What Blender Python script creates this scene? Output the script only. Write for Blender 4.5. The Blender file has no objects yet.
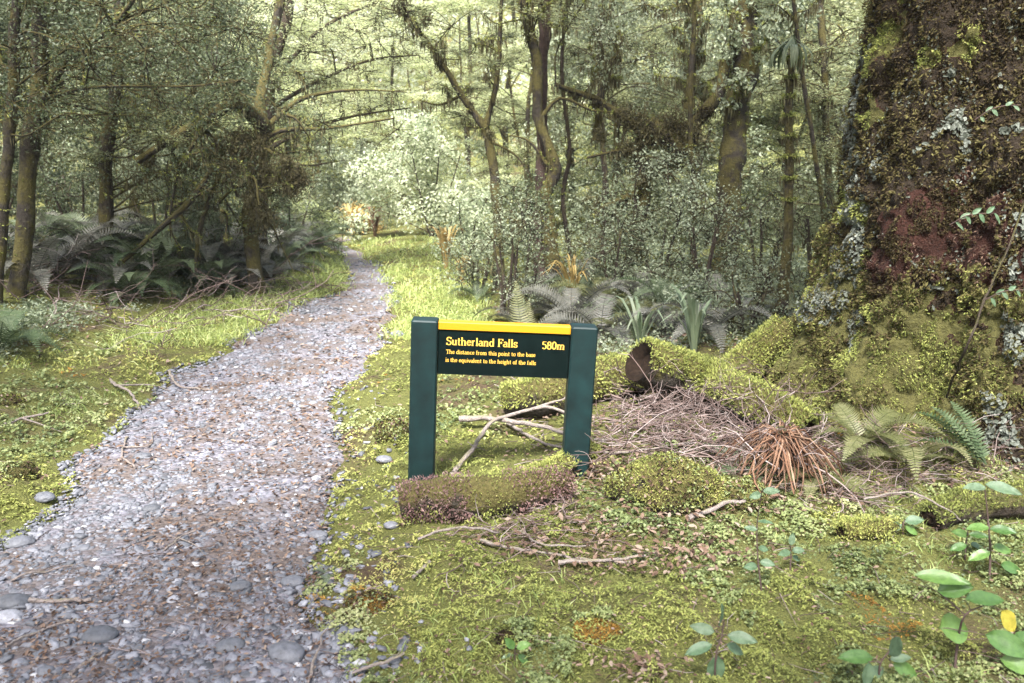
import bpy, math, random
import numpy as np
from mathutils import Vector
rng = np.random.default_rng(7); random.seed(7)
S = bpy.context.scene; COL = S.collection
# ------------------------------------------------------------ camera, world, sun, exposure
F = 850.0; PITCH = math.radians(12.0); CZ = 1.5
cam = bpy.data.cameras.new('camera'); camo = bpy.data.objects.new('camera', cam); COL.objects.link(camo)
cam.sensor_width = 36.0; cam.lens = F/1024*36.0; cam.clip_start = 0.05; cam.clip_end = 2000
camo.location = (0, 0, CZ); camo.rotation_euler = (math.radians(90)-PITCH, 0, 0)
cam.dof.use_dof = True; cam.dof.focus_distance = 4.2; cam.dof.aperture_fstop = 4.0
S.camera = camo
W = bpy.data.worlds.new("World"); S.world = W; W.use_nodes = True
nt = W.node_tree; bg = nt.nodes['Background']; sky = nt.nodes.new('ShaderNodeTexSky')
sky.sky_type = 'NISHITA'; sky.sun_disc = False
SUN_EL = 56.0; SUN_AZ = -168.0      # azimuth measured from +Y towards +X
sky.sun_elevation = math.radians(SUN_EL); sky.sun_rotation = math.radians(SUN_AZ)
sky.air_density = 1.0; sky.dust_density = 4.0; sky.ozone_density = 0.6
nt.links.new(sky.outputs[0], bg.inputs['Color']); bg.inputs['Strength'].default_value = 0.15
sl = bpy.data.lights.new('sun', 'SUN'); so = bpy.data.objects.new('sun', sl); COL.objects.link(so)
sl.energy = 5.0; sl.angle = math.radians(12); sl.color = (1.0, 0.985, 0.955)
e, a = math.radians(SUN_EL), math.radians(SUN_AZ)
sd = Vector((math.sin(a)*math.cos(e), math.cos(a)*math.cos(e), math.sin(e)))
so.rotation_euler = sd.to_track_quat('Z', 'Y').to_euler()
S.view_settings.view_transform = 'Standard'; S.view_settings.look = 'None'
S.view_settings.gamma = 1.0; S.view_settings.use_curve_mapping = False
S.view_settings.exposure = 1.9

# ------------------------------------------------------------ noise and geometry helpers
def _h(ix, iy, iz, s):
    n = (ix*374761393 + iy*668265263 + iz*2147483647 + s*1274126177) & 0xffffffff
    n = ((n ^ (n >> 13))*1274126177) & 0xffffffff
    n = ((n ^ (n >> 16))*2246822519) & 0xffffffff
    return ((n ^ (n >> 15)) & 0xffff)/65535.0
def vn(x, y, z=0.0, s=0):
    x, y, z = np.broadcast_arrays(np.asarray(x, float), np.asarray(y, float), np.asarray(z, float))
    ix, iy, iz = np.floor(x).astype(np.int64), np.floor(y).astype(np.int64), np.floor(z).astype(np.int64)
    fx, fy, fz = x-ix, y-iy, z-iz
    fx = fx*fx*(3-2*fx); fy = fy*fy*(3-2*fy); fz = fz*fz*(3-2*fz)
    r = 0
    for dx in (0, 1):
        for dy in (0, 1):
            for dz in (0, 1):
                w = (fx if dx else 1-fx)*(fy if dy else 1-fy)*(fz if dz else 1-fz)
                r = r + w*_h(ix+dx, iy+dy, iz+dz, s)
    return r*2-1
def fbm(x, y, z=0.0, o=4, s=0):
    r = 0; a = 1.0; f = 1.0; t = 0
    for i in range(o):
        r = r + a*vn(np.asarray(x)*f, np.asarray(y)*f, np.asarray(z)*f, s+i); t += a; a *= .5; f *= 2.03
    return r/t
def sst(a, b, x):
    t = np.clip((np.asarray(x, float)-a)/(b-a), 0, 1); return t*t*(3-2*t)
cp, sp = math.cos(PITCH), math.sin(PITCH)
def ray(px, py):
    px = np.asarray(px, float)-512; v = np.asarray(py, float)-341.5
    return px, F*cp - v*sp, -F*sp - v*cp
def P(px, py, Y):
    dx, dy, dz = ray(px, py); t = Y/dy
    return np.array([dx*t, Y, CZ+dz*t])
_edge = lambda pts: np.array([(lambda d: (d[0]*(-CZ/d[2]), d[1]*(-CZ/d[2])))(ray(*p)) for p in pts])
EL = _edge([(-260,683),(-130,610),(0,545),(62,500),(118,430),(186,375),(250,334),(312,303),(346,290),(347,270),(340,252),(326,243)])
ER = _edge([(330,683),(318,600),(326,520),(342,440),(338,400),(366,362),(386,335),(394,312),(392,290),(376,268),(356,250),(342,243)])
def xl(y): return np.interp(y, EL[:,1], EL[:,0])
def xr(y): return np.interp(y, ER[:,1], ER[:,0])
MOUNDS = []   # x, y, rx, ry, h
def H_exact(x, y):
    x = np.asarray(x, float); y = np.asarray(y, float)
    yy = np.clip(y, 1.5, 40)
    dr = x-xr(yy); dl = xl(yy)-x
    off = sst(0, .5, np.maximum(dr, dl))
    z = .13*(1-np.exp(-np.maximum(dr, 0)/.45)) + .10*sst(.8, 3.0, dr)*sst(2, 6, y)
    z = z + .05*(1-np.exp(-np.maximum(dl, 0)/.5)) + .42*sst(.7, 3.2, dl)
    z = z + off*(.045*fbm(x*1.3, y*1.3, 0, 3, 11)+.022*fbm(x*5, y*5, 0, 2, 21)) + (1-off)*.012*fbm(x*3, y*3, 0, 2, 5)
    for mx, my, rx, ry, mh in MOUNDS:
        z = z + mh*np.exp(-(((x-mx)/rx)**2+((y-my)/ry)**2)*1.5)
    hill = sst(26, 75, y + .15*np.abs(x-4))*26 + sst(16, 50, np.abs(x+1))*9
    back = sst(15, 60, -y)*8
    return z + hill*(1+.12*fbm(x*.06, y*.06, 0, 2, 31)) + back
def G(px, py, n=90):
    px = np.atleast_1d(np.asarray(px, float)); py = np.atleast_1d(np.asarray(py, float))
    dx, dy, dz = ray(px, py)
    t = np.full(px.shape, 1.2/F); ok = np.zeros(px.shape, bool); tp = t.copy()
    for i in range(n):
        z = CZ+dz*t; g = H(dx*t, dy*t); hit = (z <= g) & ~ok
        if hit.any():
            lo = tp[hit]; hi = t[hit]; ddx = dx[hit]; ddy = dy[hit]; ddz = dz[hit]
            for k in range(8):
                m = (lo+hi)/2; b = (CZ+ddz*m) <= H(ddx*m, ddy*m); hi = np.where(b, m, hi); lo = np.where(b, lo, m)
            tt = t[hit]; tt = hi; t[hit] = tt; ok |= hit
        tp = np.where(ok, tp, t); t = np.where(ok, t, t*1.045)
        if ok.all(): break
    return dx*t, dy*t, ok
# mounds measured from the photo
for (px, py, rx, ry, mh) in [(12,480,.14,.15,.10),(395,432,.13,.16,.09),(690,500,.30,.2,.11),(610,420,.4,.25,.06),
                             (860,560,.25,.15,.03),(440,610,.3,.2,.035),(900,470,.5,.35,.10),(650,620,.4,.2,.03),(5,400,.3,.3,.07),(140,352,.35,.3,.08),
                             (250,300,.6,.4,.1),(730,455,.35,.3,.06)]:
    dx, dy, dz = ray(px, py); t = -(CZ-.12)/dz; MOUNDS.append((dx*t, dy*t, rx, ry, mh))

def xlw(y): y = np.clip(y, 1.5, 40); return xl(y)+.14*fbm(np.asarray(y)*2.2, 0*y, 0, 4, 71)
def xrw(y): y = np.clip(y, 1.5, 40); return xr(y)+.14*fbm(np.asarray(y)*2.2, 0*y+9, 0, 4, 72)
_U = np.linspace(-1, 1, 560); _GX = np.sinh(_U*6.3)*.62; _GY = 4.0+np.sinh(_U*6.0)*.8
_T = H_exact(*np.meshgrid(_GX, _GY))
def H(x, y):      # bilinear lookup in the same warped grid the ground sheet is built on
    x = np.asarray(x, float); y = np.asarray(y, float)
    u = np.clip((np.arcsinh(x/.62)/6.3+1)*.5*559, 0, 558.999); v = np.clip((np.arcsinh((y-4.0)/.8)/6.0+1)*.5*559, 0, 558.999)
    i = u.astype(int); j = v.astype(int); fx = u-i; fy = v-j
    return (_T[j, i]*(1-fx)+_T[j, i+1]*fx)*(1-fy)+(_T[j+1, i]*(1-fx)+_T[j+1, i+1]*fx)*fy
def norm(v): return v/np.maximum(np.linalg.norm(v, axis=-1, keepdims=True), 1e-9)
class MB:
    def __init__(s): s.v = []; s.f = {}; s.r = []; s.n = 0
    def add(s, v, f, r=None):
        v = np.asarray(v, float).reshape(-1, 3); f = np.asarray(f, np.int64)
        if f.size: s.f.setdefault(f.shape[1], []).append(f+s.n)
        s.v.append(v); s.r.append(np.full(len(v), .5) if r is None else np.broadcast_to(np.asarray(r, float), (len(v),)).copy()); s.n += len(v)
    def build(s, name, mat, parent=None, smooth=True, origin=None, loc=None):
        me = bpy.data.meshes.new(name)
        v = np.concatenate(s.v) if s.v else np.zeros((0, 3))
        o0 = np.zeros(3)
        if parent is not None: o0 = np.array(parent.location) if parent.parent is None else np.array(parent.parent.location)+np.array(parent.location)
        elif origin is not None: o0 = np.array(origin)
        v = v-o0
        me.vertices.add(len(v)); me.vertices.foreach_set('co', v.astype(np.float32).ravel())
        lp = []; st = []; tot = 0
        for k, lst in s.f.items():
            f = np.concatenate(lst); lp.append(f.ravel()); st.append(tot+np.arange(len(f))*k); tot += f.size
        lp = np.concatenate(lp); st = np.concatenate(st)
        me.loops.add(len(lp)); me.loops.foreach_set('vertex_index', lp.astype(np.int32))
        me.polygons.add(len(st)); me.polygons.foreach_set('loop_start', st.astype(np.int32))
        me.update(calc_edges=True)
        me.polygons.foreach_set('use_smooth', np.full(len(st), smooth))
        at = me.attributes.new('rnd', 'FLOAT', 'POINT'); at.data.foreach_set('value', np.concatenate(s.r).astype(np.float32))
        me.materials.append(mat)
        o = bpy.data.objects.new(name, me); COL.objects.link(o)
        if parent is not None: o.parent = parent
        elif origin is not None: o.location = origin
        return o
def tag(o, label=None, cat=None, group=None, kind=None):
    if label: o['label'] = label
    if cat: o['category'] = cat
    if group: o['group'] = group
    if kind: o['kind'] = kind
    return o
def thing(name, loc, label, cat, group=None):
    o = bpy.data.objects.new(name, None); COL.objects.link(o); o.location = tuple(float(c) for c in loc); o.empty_display_size = .1
    return tag(o, label, cat, group)
def smoothpath(pts, n):
    pts = np.asarray(pts, float); k = len(pts)
    if k < 3: 
        t = np.linspace(0, 1, n)[:, None]; return pts[0]*(1-t)+pts[-1]*t
    e = np.vstack([2*pts[0]-pts[1], pts, 2*pts[-1]-pts[-2]])
    out = []
    for u in np.linspace(0, k-1, n):
        i = min(int(u), k-2); t = u-i; a, b, c, d = e[i], e[i+1], e[i+2], e[i+3]
        out.append(.5*((2*b)+(-a+c)*t+(2*a-5*b+4*c-d)*t*t+(-a+3*b-3*c+d)*t**3))
    return np.array(out)
def tube(mb, pts, rad, k=6, bump=0.0, r=None, cap=True, freq=6.0):
    pts = np.asarray(pts, float); n = len(pts); rad = np.broadcast_to(np.asarray(rad, float), (n,))
    t = norm(np.gradient(pts, axis=0))
    ref = np.array([0, 0, 1.0]) if abs(t[0][2]) < .9 else np.array([1.0, 0, 0])
    u = norm(np.cross(t[0], ref)); U = [u]
    for i in range(1, n):
        u = u-t[i]*np.dot(u, t[i]); u = u/max(np.linalg.norm(u), 1e-9); U.append(u)
    U = np.array(U); V = np.cross(t, U)
    a = np.arange(k)*2*math.pi/k
    d = U[:, None]*np.cos(a)[None, :, None]+V[:, None]*np.sin(a)[None, :, None]
    v = pts[:, None]+d*rad[:, None, None]
    if bump:
        nz = fbm(v[..., 0]*freq, v[..., 1]*freq, v[..., 2]*freq, 3, 3)
        v = pts[:, None]+d*(rad[:, None]*(1+bump*nz))[..., None]
    i, j = np.meshgrid(np.arange(n-1), np.arange(k), indexing='ij'); i = i.ravel(); j = j.ravel(); j2 = (j+1) % k
    mb.add(v.reshape(-1, 3), np.stack([i*k+j, i*k+j2, (i+1)*k+j2, (i+1)*k+j], 1), r)
    if cap:
        b = mb.n
        mb.add(np.vstack([v[0], v[-1], pts[0][None], pts[-1][None]]),
               np.array([[(q+1) % k, q, 2*k] for q in range(k)]+[[k+q, k+(q+1) % k, 2*k+1] for q in range(k)]), r)
    return v
def rnd_unit(n):
    v = rng.normal(size=(n, 3)); return norm(v)
def leaves(mb, c, nrm, dr, L, Wd, r=None, fold=.15, shape='rhomb'):
    """many leaves: c centres, nrm normals, dr directions"""
    n = len(c); L = np.broadcast_to(L, (n,))[:, None]; Wd = np.broadcast_to(Wd, (n,))[:, None]
    nrm = norm(nrm); dr = norm(dr-nrm*np.sum(dr*nrm, 1, keepdims=True)); sd_ = np.cross(nrm, dr)
    if r is None: r = rng.random(n)
    if shape == 'rhomb':
        v = np.stack([c-dr*L*.5, c+sd_*Wd*.5+nrm*Wd*fold-dr*L*.05, c+dr*L*.5, c-sd_*Wd*.5+nrm*Wd*fold-dr*L*.05], 1)
        f = np.arange(n)[:, None]*4+np.array([0, 1, 2, 3])
        mb.add(v.reshape(-1, 3), f, np.repeat(r, 4))
    else:
        v = np.stack([c-dr*L*.5, c-dr*L*.22+sd_*Wd*.42+nrm*Wd*fold, c+dr*L*.15+sd_*Wd*.46+nrm*Wd*fold, c+dr*L*.5-nrm*Wd*.1,
                      c+dr*L*.15-sd_*Wd*.46+nrm*Wd*fold, c-dr*L*.22-sd_*Wd*.42+nrm*Wd*fold], 1)
        b = np.arange(n)[:, None]*6
        mb.add(v.reshape(-1, 3), np.vstack([b+np.array([0, 1, 2, 3]), b+np.array([0, 3, 4, 5])]), np.repeat(r, 6))

def g1(px, py):
    x, y, ok = G(px, py); return float(x[0]), float(y[0]), float(H(x[0], y[0]))
def GP(px, py, h=.02):      # the point seen at (px, py) that stands h above the ground
    dx, dy, dz = ray(px, py); t = (CZ-.12-h)/(-dz)
    for _ in range(25): t = .5*t+.5*(CZ-float(H(dx*t, dy*t))-h)/(-dz)
    return np.array([dx*t, dy*t, CZ+dz*t])
# ------------------------------------------------------------ materials
def newmat(name):
    m = bpy.data.materials.new(name); m.use_nodes = True; n = m.node_tree; n.nodes.clear()
    out = n.nodes.new('ShaderNodeOutputMaterial'); b = n.nodes.new('ShaderNodeBsdfPrincipled')
    n.links.new(b.outputs[0], out.inputs[0]); return m, n, b, out
def ramp(n, stops, interp='LINEAR'):
    r = n.nodes.new('ShaderNodeValToRGB'); r.color_ramp.interpolation = interp; el = r.color_ramp.elements
    while len(el) > 1: el.remove(el[0])
    el[0].position = stops[0][0]; el[0].color = (*stops[0][1], 1)
    for p, c in stops[1:]: e_ = el.new(p); e_.color = (*c, 1)
    return r
def ev(cols): return [(i/(len(cols)-1), c) for i, c in enumerate(cols)]
def noise(n, scale, detail=4, rough=.6, coord='Object', vec=None, dist=0):
    tc = n.nodes.new('ShaderNodeTexCoord'); t = n.nodes.new('ShaderNodeTexNoise')
    t.inputs['Scale'].default_value = scale; t.inputs['Detail'].default_value = detail; t.inputs['Roughness'].default_value = rough
    t.inputs['Distortion'].default_value = dist
    n.links.new(tc.outputs[coord], t.inputs['Vector']); return t
def leafmat(name, cols, rough=.5, trans=.35, spec=.4):
    m, n, b, out = newmat(name)
    at = n.nodes.new('ShaderNodeAttribute'); at.attribute_name = 'rnd'
    r = ramp(n, ev(cols)); n.links.new(at.outputs['Fac'], r.inputs[0]); n.links.new(r.outputs[0], b.inputs['Base Color'])
    b.inputs['Roughness'].default_value = rough; b.inputs['Specular IOR Level'].default_value = spec
    if trans > 0:
        tr = n.nodes.new('ShaderNodeBsdfTranslucent'); mx = n.nodes.new('ShaderNodeMixShader'); mx.inputs[0].default_value = trans
        hs = n.nodes.new('ShaderNodeHueSaturation'); hs.inputs['Value'].default_value = 1.6; hs.inputs['Hue'].default_value = .485
        n.links.new(r.outputs[0], hs.inputs['Color']); n.links.new(hs.outputs[0], tr.inputs[0])
        n.links.new(b.outputs[0], mx.inputs[1]); n.links.new(tr.outputs[0], mx.inputs[2]); n.links.new(mx.outputs[0], out.inputs[0])
    return m
def bumpto(n, b, src, strength=.6, dist=.02):
    bp = n.nodes.new('ShaderNodeBump'); bp.inputs['Strength'].default_value = strength; bp.inputs['Distance'].default_value = dist
    n.links.new(src, bp.inputs['Height']); n.links.new(bp.outputs[0], b.inputs['Normal'])
def mixc(n, f, a, b_):
    mx = n.nodes.new('ShaderNodeMix'); mx.data_type = 'RGBA'
    if isinstance(f, float): mx.inputs[0].default_value = f
    else: n.links.new(f, mx.inputs[0])
    for s_, v in ((6, a), (7, b_)):
        if isinstance(v, tuple): mx.inputs[s_].default_value = (*v, 1)
        else: n.links.new(v, mx.inputs[s_])
    return mx.outputs[2]
def barkmat(name, bark, moss, amount=.5, scale=9, upw=.25):
    m, n, b, out = newmat(name)
    n1 = noise(n, scale*3, 6, .7); r1 = ramp(n, ev(bark)); n.links.new(n1.outputs[0], r1.inputs[0])
    n3 = noise(n, 60, 3, .7); r3 = ramp(n, ev(moss)); n.links.new(n3.outputs[0], r3.inputs[0])
    n2 = noise(n, scale*.6, 5, .65)
    ge = n.nodes.new('ShaderNodeNewGeometry'); sx = n.nodes.new('ShaderNodeSeparateXYZ'); n.links.new(ge.outputs['Normal'], sx.inputs[0])
    ma = n.nodes.new('ShaderNodeMath'); ma.operation = 'MULTIPLY_ADD'; ma.inputs[1].default_value = upw
    n.links.new(sx.outputs[2], ma.inputs[0]); n.links.new(n2.outputs[0], ma.inputs[2])
    t = .78-.5*amount
    rr = ramp(n, [(max(t-.06, 0), (0, 0, 0)), (min(t+.06, 1), (1, 1, 1))]); n.links.new(ma.outputs[0], rr.inputs[0])
    n.links.new(mixc(n, rr.outputs[0], r1.outputs[0], r3.outputs[0]), b.inputs['Base Color'])
    b.inputs['Roughness'].default_value = .9; b.inputs['Specular IOR Level'].default_value = .2
    ad = n.nodes.new('ShaderNodeMath'); ad.operation = 'ADD'; n.links.new(n1.outputs[0], ad.inputs[0]); n.links.new(n3.outputs[0], ad.inputs[1])
    bumpto(n, b, ad.outputs[0], .8, .02); return m
def plain(name, c, rough=.6, spec=.4, vary=.0, scale=20):
    m, n, b, out = newmat(name)
    if vary:
        t = noise(n, scale, 5); r = ramp(n, [(.3, tuple(x*(1-vary) for x in c)), (.7, tuple(min(1, x*(1+vary)) for x in c))])
        n.links.new(t.outputs[0], r.inputs[0]); n.links.new(r.outputs[0], b.inputs['Base Color'])
        bumpto(n, b, t.outputs[0], .25, .004)
    else: b.inputs['Base Color'].default_value = (*c, 1)
    b.inputs['Roughness'].default_value = rough; b.inputs['Specular IOR Level'].default_value = spec
    return m
M = {}
M['moss'] = leafmat('moss', [(.05,.05,.02),(.12,.138,.040),(.21,.235,.065),(.32,.34,.10),(.40,.37,.14)], .8, .3, .2)
M['cover'] = leafmat('cover', [(.05,.07,.026),(.11,.14,.05),(.18,.22,.08),(.26,.29,.12),(.34,.35,.17)], .55, .3, .4)
M['rust'] = leafmat('rust', [(.07,.035,.015),(.18,.10,.025),(.30,.17,.04),(.34,.22,.06)], .9, .25, .1)
M['grass'] = leafmat('grass', [(.10,.15,.04),(.22,.28,.08),(.35,.41,.14),(.48,.52,.24)], .5, .4, .4)
M['litter'] = leafmat('litter', [(.04,.025,.017),(.085,.052,.035),(.14,.088,.06),(.20,.14,.105),(.26,.205,.16)], .8, .15, .2)
M['beech'] = leafmat('beech', [(.08,.10,.05),(.15,.175,.085),(.23,.255,.13),(.34,.365,.22)], .55, .4, .4)
M['bright'] = leafmat('bright', [(.18,.22,.10),(.30,.34,.17),(.42,.46,.28),(.55,.58,.42)], .5, .6, .4)
M['grey'] = leafmat('grey', [(.06,.085,.045),(.135,.165,.095),(.22,.25,.16),(.33,.37,.26)], .5, .3, .45)
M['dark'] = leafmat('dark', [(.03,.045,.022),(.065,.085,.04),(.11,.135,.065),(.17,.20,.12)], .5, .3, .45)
M['pale'] = leafmat('pale', [(.20,.24,.15),(.32,.37,.23),(.46,.50,.34),(.58,.60,.44)], .5, .35, .5)
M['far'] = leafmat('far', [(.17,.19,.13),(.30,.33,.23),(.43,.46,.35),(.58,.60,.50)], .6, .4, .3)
M['gloss'] = leafmat('gloss', [(.04,.09,.025),(.08,.16,.04),(.14,.24,.06)], .42, .25, .5)
def veined(m):
    n = m.node_tree; rp = [q for q in n.nodes if q.type == 'VALTORGB'][0]; b = [q for q in n.nodes if q.type == 'BSDF_PRINCIPLED'][0]
    t = noise(n, 60, 5, .7); r2 = ramp(n, [(.3,(.55,.6,.45)),(.55,(1,1,1)),(.75,(1.25,1.2,.9))]); n.links.new(t.outputs[0], r2.inputs[0])
    mx = n.nodes.new('ShaderNodeMix'); mx.data_type = 'RGBA'; mx.blend_type = 'MULTIPLY'; mx.inputs[0].default_value = 1
    n.links.new(rp.outputs[0], mx.inputs[6]); n.links.new(r2.outputs[0], mx.inputs[7]); n.links.new(mx.outputs[2], b.inputs['Base Color']); bumpto(n, b, t.outputs[0], .3, .003)
M['yellowleaf'] = leafmat('yellowleaf', [(.5,.42,.06),(.6,.5,.1)], .4, .3, .5)
M['greyleaf'] = leafmat('greyleaf', [(.07,.13,.065),(.13,.18,.115)], .5, .25, .4)
veined(M['gloss']); veined(M['greyleaf']); veined(M['yellowleaf'])
M['fern'] = leafmat('fern', [(.035,.06,.022),(.07,.10,.045),(.11,.14,.075),(.17,.19,.13)], .55, .3, .35)
M['fernolive'] = leafmat('fernolive', [(.05,.06,.02),(.10,.11,.04),(.15,.155,.068),(.22,.21,.11)], .5, .35, .4)
M['fernpurple'] = leafmat('fernpurple', [(.045,.045,.035),(.08,.08,.062),(.13,.128,.105),(.20,.195,.165)], .55, .2, .4)
M['deadfern'] = leafmat('deadfern', [(.05,.028,.018),(.12,.06,.036),(.20,.11,.066),(.28,.19,.13)], .8, .2, .2)
M['flax'] = leafmat('flax', [(.16,.14,.04),(.30,.22,.07),(.42,.31,.12),(.45,.36,.18)], .5, .35, .4)
M['strap'] = leafmat('strap', [(.06,.10,.045),(.11,.15,.08),(.17,.21,.13),(.25,.28,.20)], .5, .25, .4)
M['lichen'] = leafmat('lichen', [(.045,.052,.038),(.085,.095,.074),(.13,.14,.118),(.20,.21,.18)], .85, .1, .2)
M['barkmoss'] = leafmat('barkmoss', [(.012,.009,.006),(.032,.022,.013),(.058,.044,.02),(.09,.078,.03),(.13,.118,.042)], .9, .2, .15)
M['heath'] = leafmat('heath', [(.05,.022,.022),(.12,.065,.062),(.21,.125,.12),(.30,.22,.19)], .9, .25, .15)
M['hang'] = leafmat('hang', [(.03,.024,.013),(.065,.056,.028),(.11,.10,.05),(.17,.16,.09)], .9, .3, .15)
M['bark'] = barkmat('bark', [(.012,.009,.007),(.045,.034,.026),(.11,.09,.072)], [(.025,.023,.01),(.06,.055,.02),(.12,.105,.04)], .4)
M['barkred'] = barkmat('barkred', [(.025,.017,.014),(.065,.043,.036),(.12,.088,.076)], [(.07,.06,.02),(.12,.11,.03)], .25)
M['barkmossy'] = barkmat('barkmossy', [(.010,.009,.007),(.034,.028,.022),(.085,.074,.06)], [(.025,.02,.01),(.07,.06,.02),(.15,.13,.045)], .58)
M['barkpale'] = barkmat('barkpale', [(.10,.08,.065),(.20,.17,.14),(.33,.29,.25)], [(.10,.10,.04),(.20,.19,.08)], .35)
M['deadwood'] = barkmat('deadwood', [(.10,.075,.065),(.24,.20,.18),(.42,.38,.36)], [(.16,.14,.09),(.26,.23,.16)], .05, 22)
M['twig'] = leafmat('twig', [(.035,.022,.018),(.085,.057,.05),(.16,.118,.105),(.30,.25,.235)], .85, 0, .2)
M['logend'] = plain('logend', (.014,.009,.006), .95, .1, .6, 60)
M['post'] = plain('post', (.003,.015,.0155), .55, .3, .45, 11)
M['board'] = plain('board', (.002,.006,.0055), .8, .06, .25, 12)
M['yellow'] = plain('yellow', (.42,.205,.004), .5, .4)
M['text'] = plain('text', (.62,.38,.06), .6, .3)
def giantmat():
    m, n, b, out = newmat('giantbark')
    at = n.nodes.new('ShaderNodeAttribute'); at.attribute_name = 'rnd'
    n1 = noise(n, 16, 7, .75); r1 = ramp(n, ev([(.009,.007,.004),(.026,.018,.011),(.055,.040,.025)])); n.links.new(n1.outputs[0], r1.inputs[0])
    r2 = ramp(n, ev([(.010,.004,.003),(.032,.012,.008),(.10,.044,.032)])); n.links.new(n1.outputs[0], r2.inputs[0])
    n3 = noise(n, 45, 4, .7); r3 = ramp(n, ev([(.035,.03,.014),(.085,.08,.026),(.15,.14,.045)])); n.links.new(n3.outputs[0], r3.inputs[0])
    a1 = ramp(n, [(.36,(0,0,0)),(.46,(1,1,1))]); n.links.new(at.outputs['Fac'], a1.inputs[0])   # >.4 : red bark
    a2 = ramp(n, [(.72,(0,0,0)),(.82,(1,1,1))]); n.links.new(at.outputs['Fac'], a2.inputs[0])   # >.8 : moss
    c = mixc(n, a2.outputs[0], mixc(n, a1.outputs[0], r1.outputs[0], r2.outputs[0]), r3.outputs[0])
    n.links.new(c, b.inputs['Base Color']); b.inputs['Roughness'].default_value = .92; b.inputs['Specular IOR Level'].default_value = .2
    ad = n.nodes.new('ShaderNodeMath'); ad.operation = 'ADD'; n.links.new(n1.outputs[0], ad.inputs[0]); n.links.new(n3.outputs[0], ad.inputs[1])
    bumpto(n, b, ad.outputs[0], 1.0, .03); return m
M['giant'] = giantmat()
def groundmat():
    m, n, b, out = newmat('forest_floor')
    n1 = noise(n, 1.6, 5, .65); n2 = noise(n, 30, 5, .7); n3 = noise(n, 110, 3, .7)
    soil = ramp(n, ev([(.045,.03,.018),(.10,.07,.042),(.18,.13,.085)])); n.links.new(n2.outputs[0], soil.inputs[0])
    moss = ramp(n, ev([(.06,.06,.02),(.13,.135,.04),(.22,.22,.065)])); n.links.new(n3.outputs[0], moss.inputs[0])
    mk = ramp(n, [(.34,(0,0,0)),(.48,(1,1,1))]); n.links.new(n1.outputs[0], mk.inputs[0])
    n.links.new(mixc(n, mk.outputs[0], soil.outputs[0], moss.outputs[0]), b.inputs['Base Color'])
    b.inputs['Roughness'].default_value = .95; b.inputs['Specular IOR Level'].default_value = .15
    ad = n.nodes.new('ShaderNodeMath'); ad.operation = 'ADD'; n.links.new(n2.outputs[0], ad.inputs[0]); n.links.new(n3.outputs[0], ad.inputs[1])
    bumpto(n, b, ad.outputs[0], .9, .03); return m
M['ground'] = groundmat()
def pathmat():
    m, n, b, out = newmat('gravel')
    tc = n.nodes.new('ShaderNodeTexCoord'); vo = n.nodes.new('ShaderNodeTexVoronoi'); vo.inputs['Scale'].default_value = 42
    n.links.new(tc.outputs['Object'], vo.inputs['Vector'])
    sx = n.nodes.new('ShaderNodeSeparateColor'); n.links.new(vo.outputs['Color'], sx.inputs[0])
    st = ramp(n, ev([(.06,.055,.06),(.11,.105,.12),(.16,.155,.18),(.22,.215,.24)])); n.links.new(sx.outputs[0], st.inputs[0])
    n1 = noise(n, 2.2, 5, .7); n2 = noise(n, 60, 4, .7)
    lit = ramp(n, ev([(.045,.033,.027),(.095,.072,.06),(.16,.128,.11)])); n.links.new(n2.outputs[0], lit.inputs[0])
    mk = ramp(n, [(.40,(0,0,0)),(.56,(.95,.95,.95))]); n.links.new(n1.outputs[0], mk.inputs[0])
    n.links.new(mixc(n, mk.outputs[0], st.outputs[0], lit.outputs[0]), b.inputs['Base Color'])
    b.inputs['Roughness'].default_value = .8
    iv = n.nodes.new('ShaderNodeMath'); iv.operation = 'SUBTRACT'; iv.inputs[0].default_value = 1; n.links.new(vo.outputs['Distance'], iv.inputs[1])
    bumpto(n, b, iv.outputs[0], .9, .012); return m
M['path'] = pathmat()
def stonemat():
    m, n, b, out = newmat('stone')
    at = n.nodes.new('ShaderNodeAttribute'); at.attribute_name = 'rnd'
    r = ramp(n, [(0,(.05,.053,.06)),(.3,(.095,.10,.113)),(.55,(.145,.15,.17)),(.8,(.195,.20,.225)),(.95,(.25,.255,.28)),(1,(.42,.42,.43))]); n.links.new(at.outputs['Fac'], r.inputs[0])
    t = noise(n, 30, 8, .8); r2 = ramp(n, [(.3,(.45,.43,.41)),(.5,(.95,.94,.93)),(.7,(1.3,1.3,1.28))]); n.links.new(t.outputs[0], r2.inputs[0])
    mx = n.nodes.new('ShaderNodeMix'); mx.data_type = 'RGBA'; mx.blend_type = 'MULTIPLY'; mx.inputs[0].default_value = 1
    n.links.new(r.outputs[0], mx.inputs[6]); n.links.new(r2.outputs[0], mx.inputs[7]); n.links.new(mx.outputs[2], b.inputs['Base Color'])
    b.inputs['Roughness'].default_value = .65; bumpto(n, b, t.outputs[0], .35, .006); return m
M['stone'] = stonemat()

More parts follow.
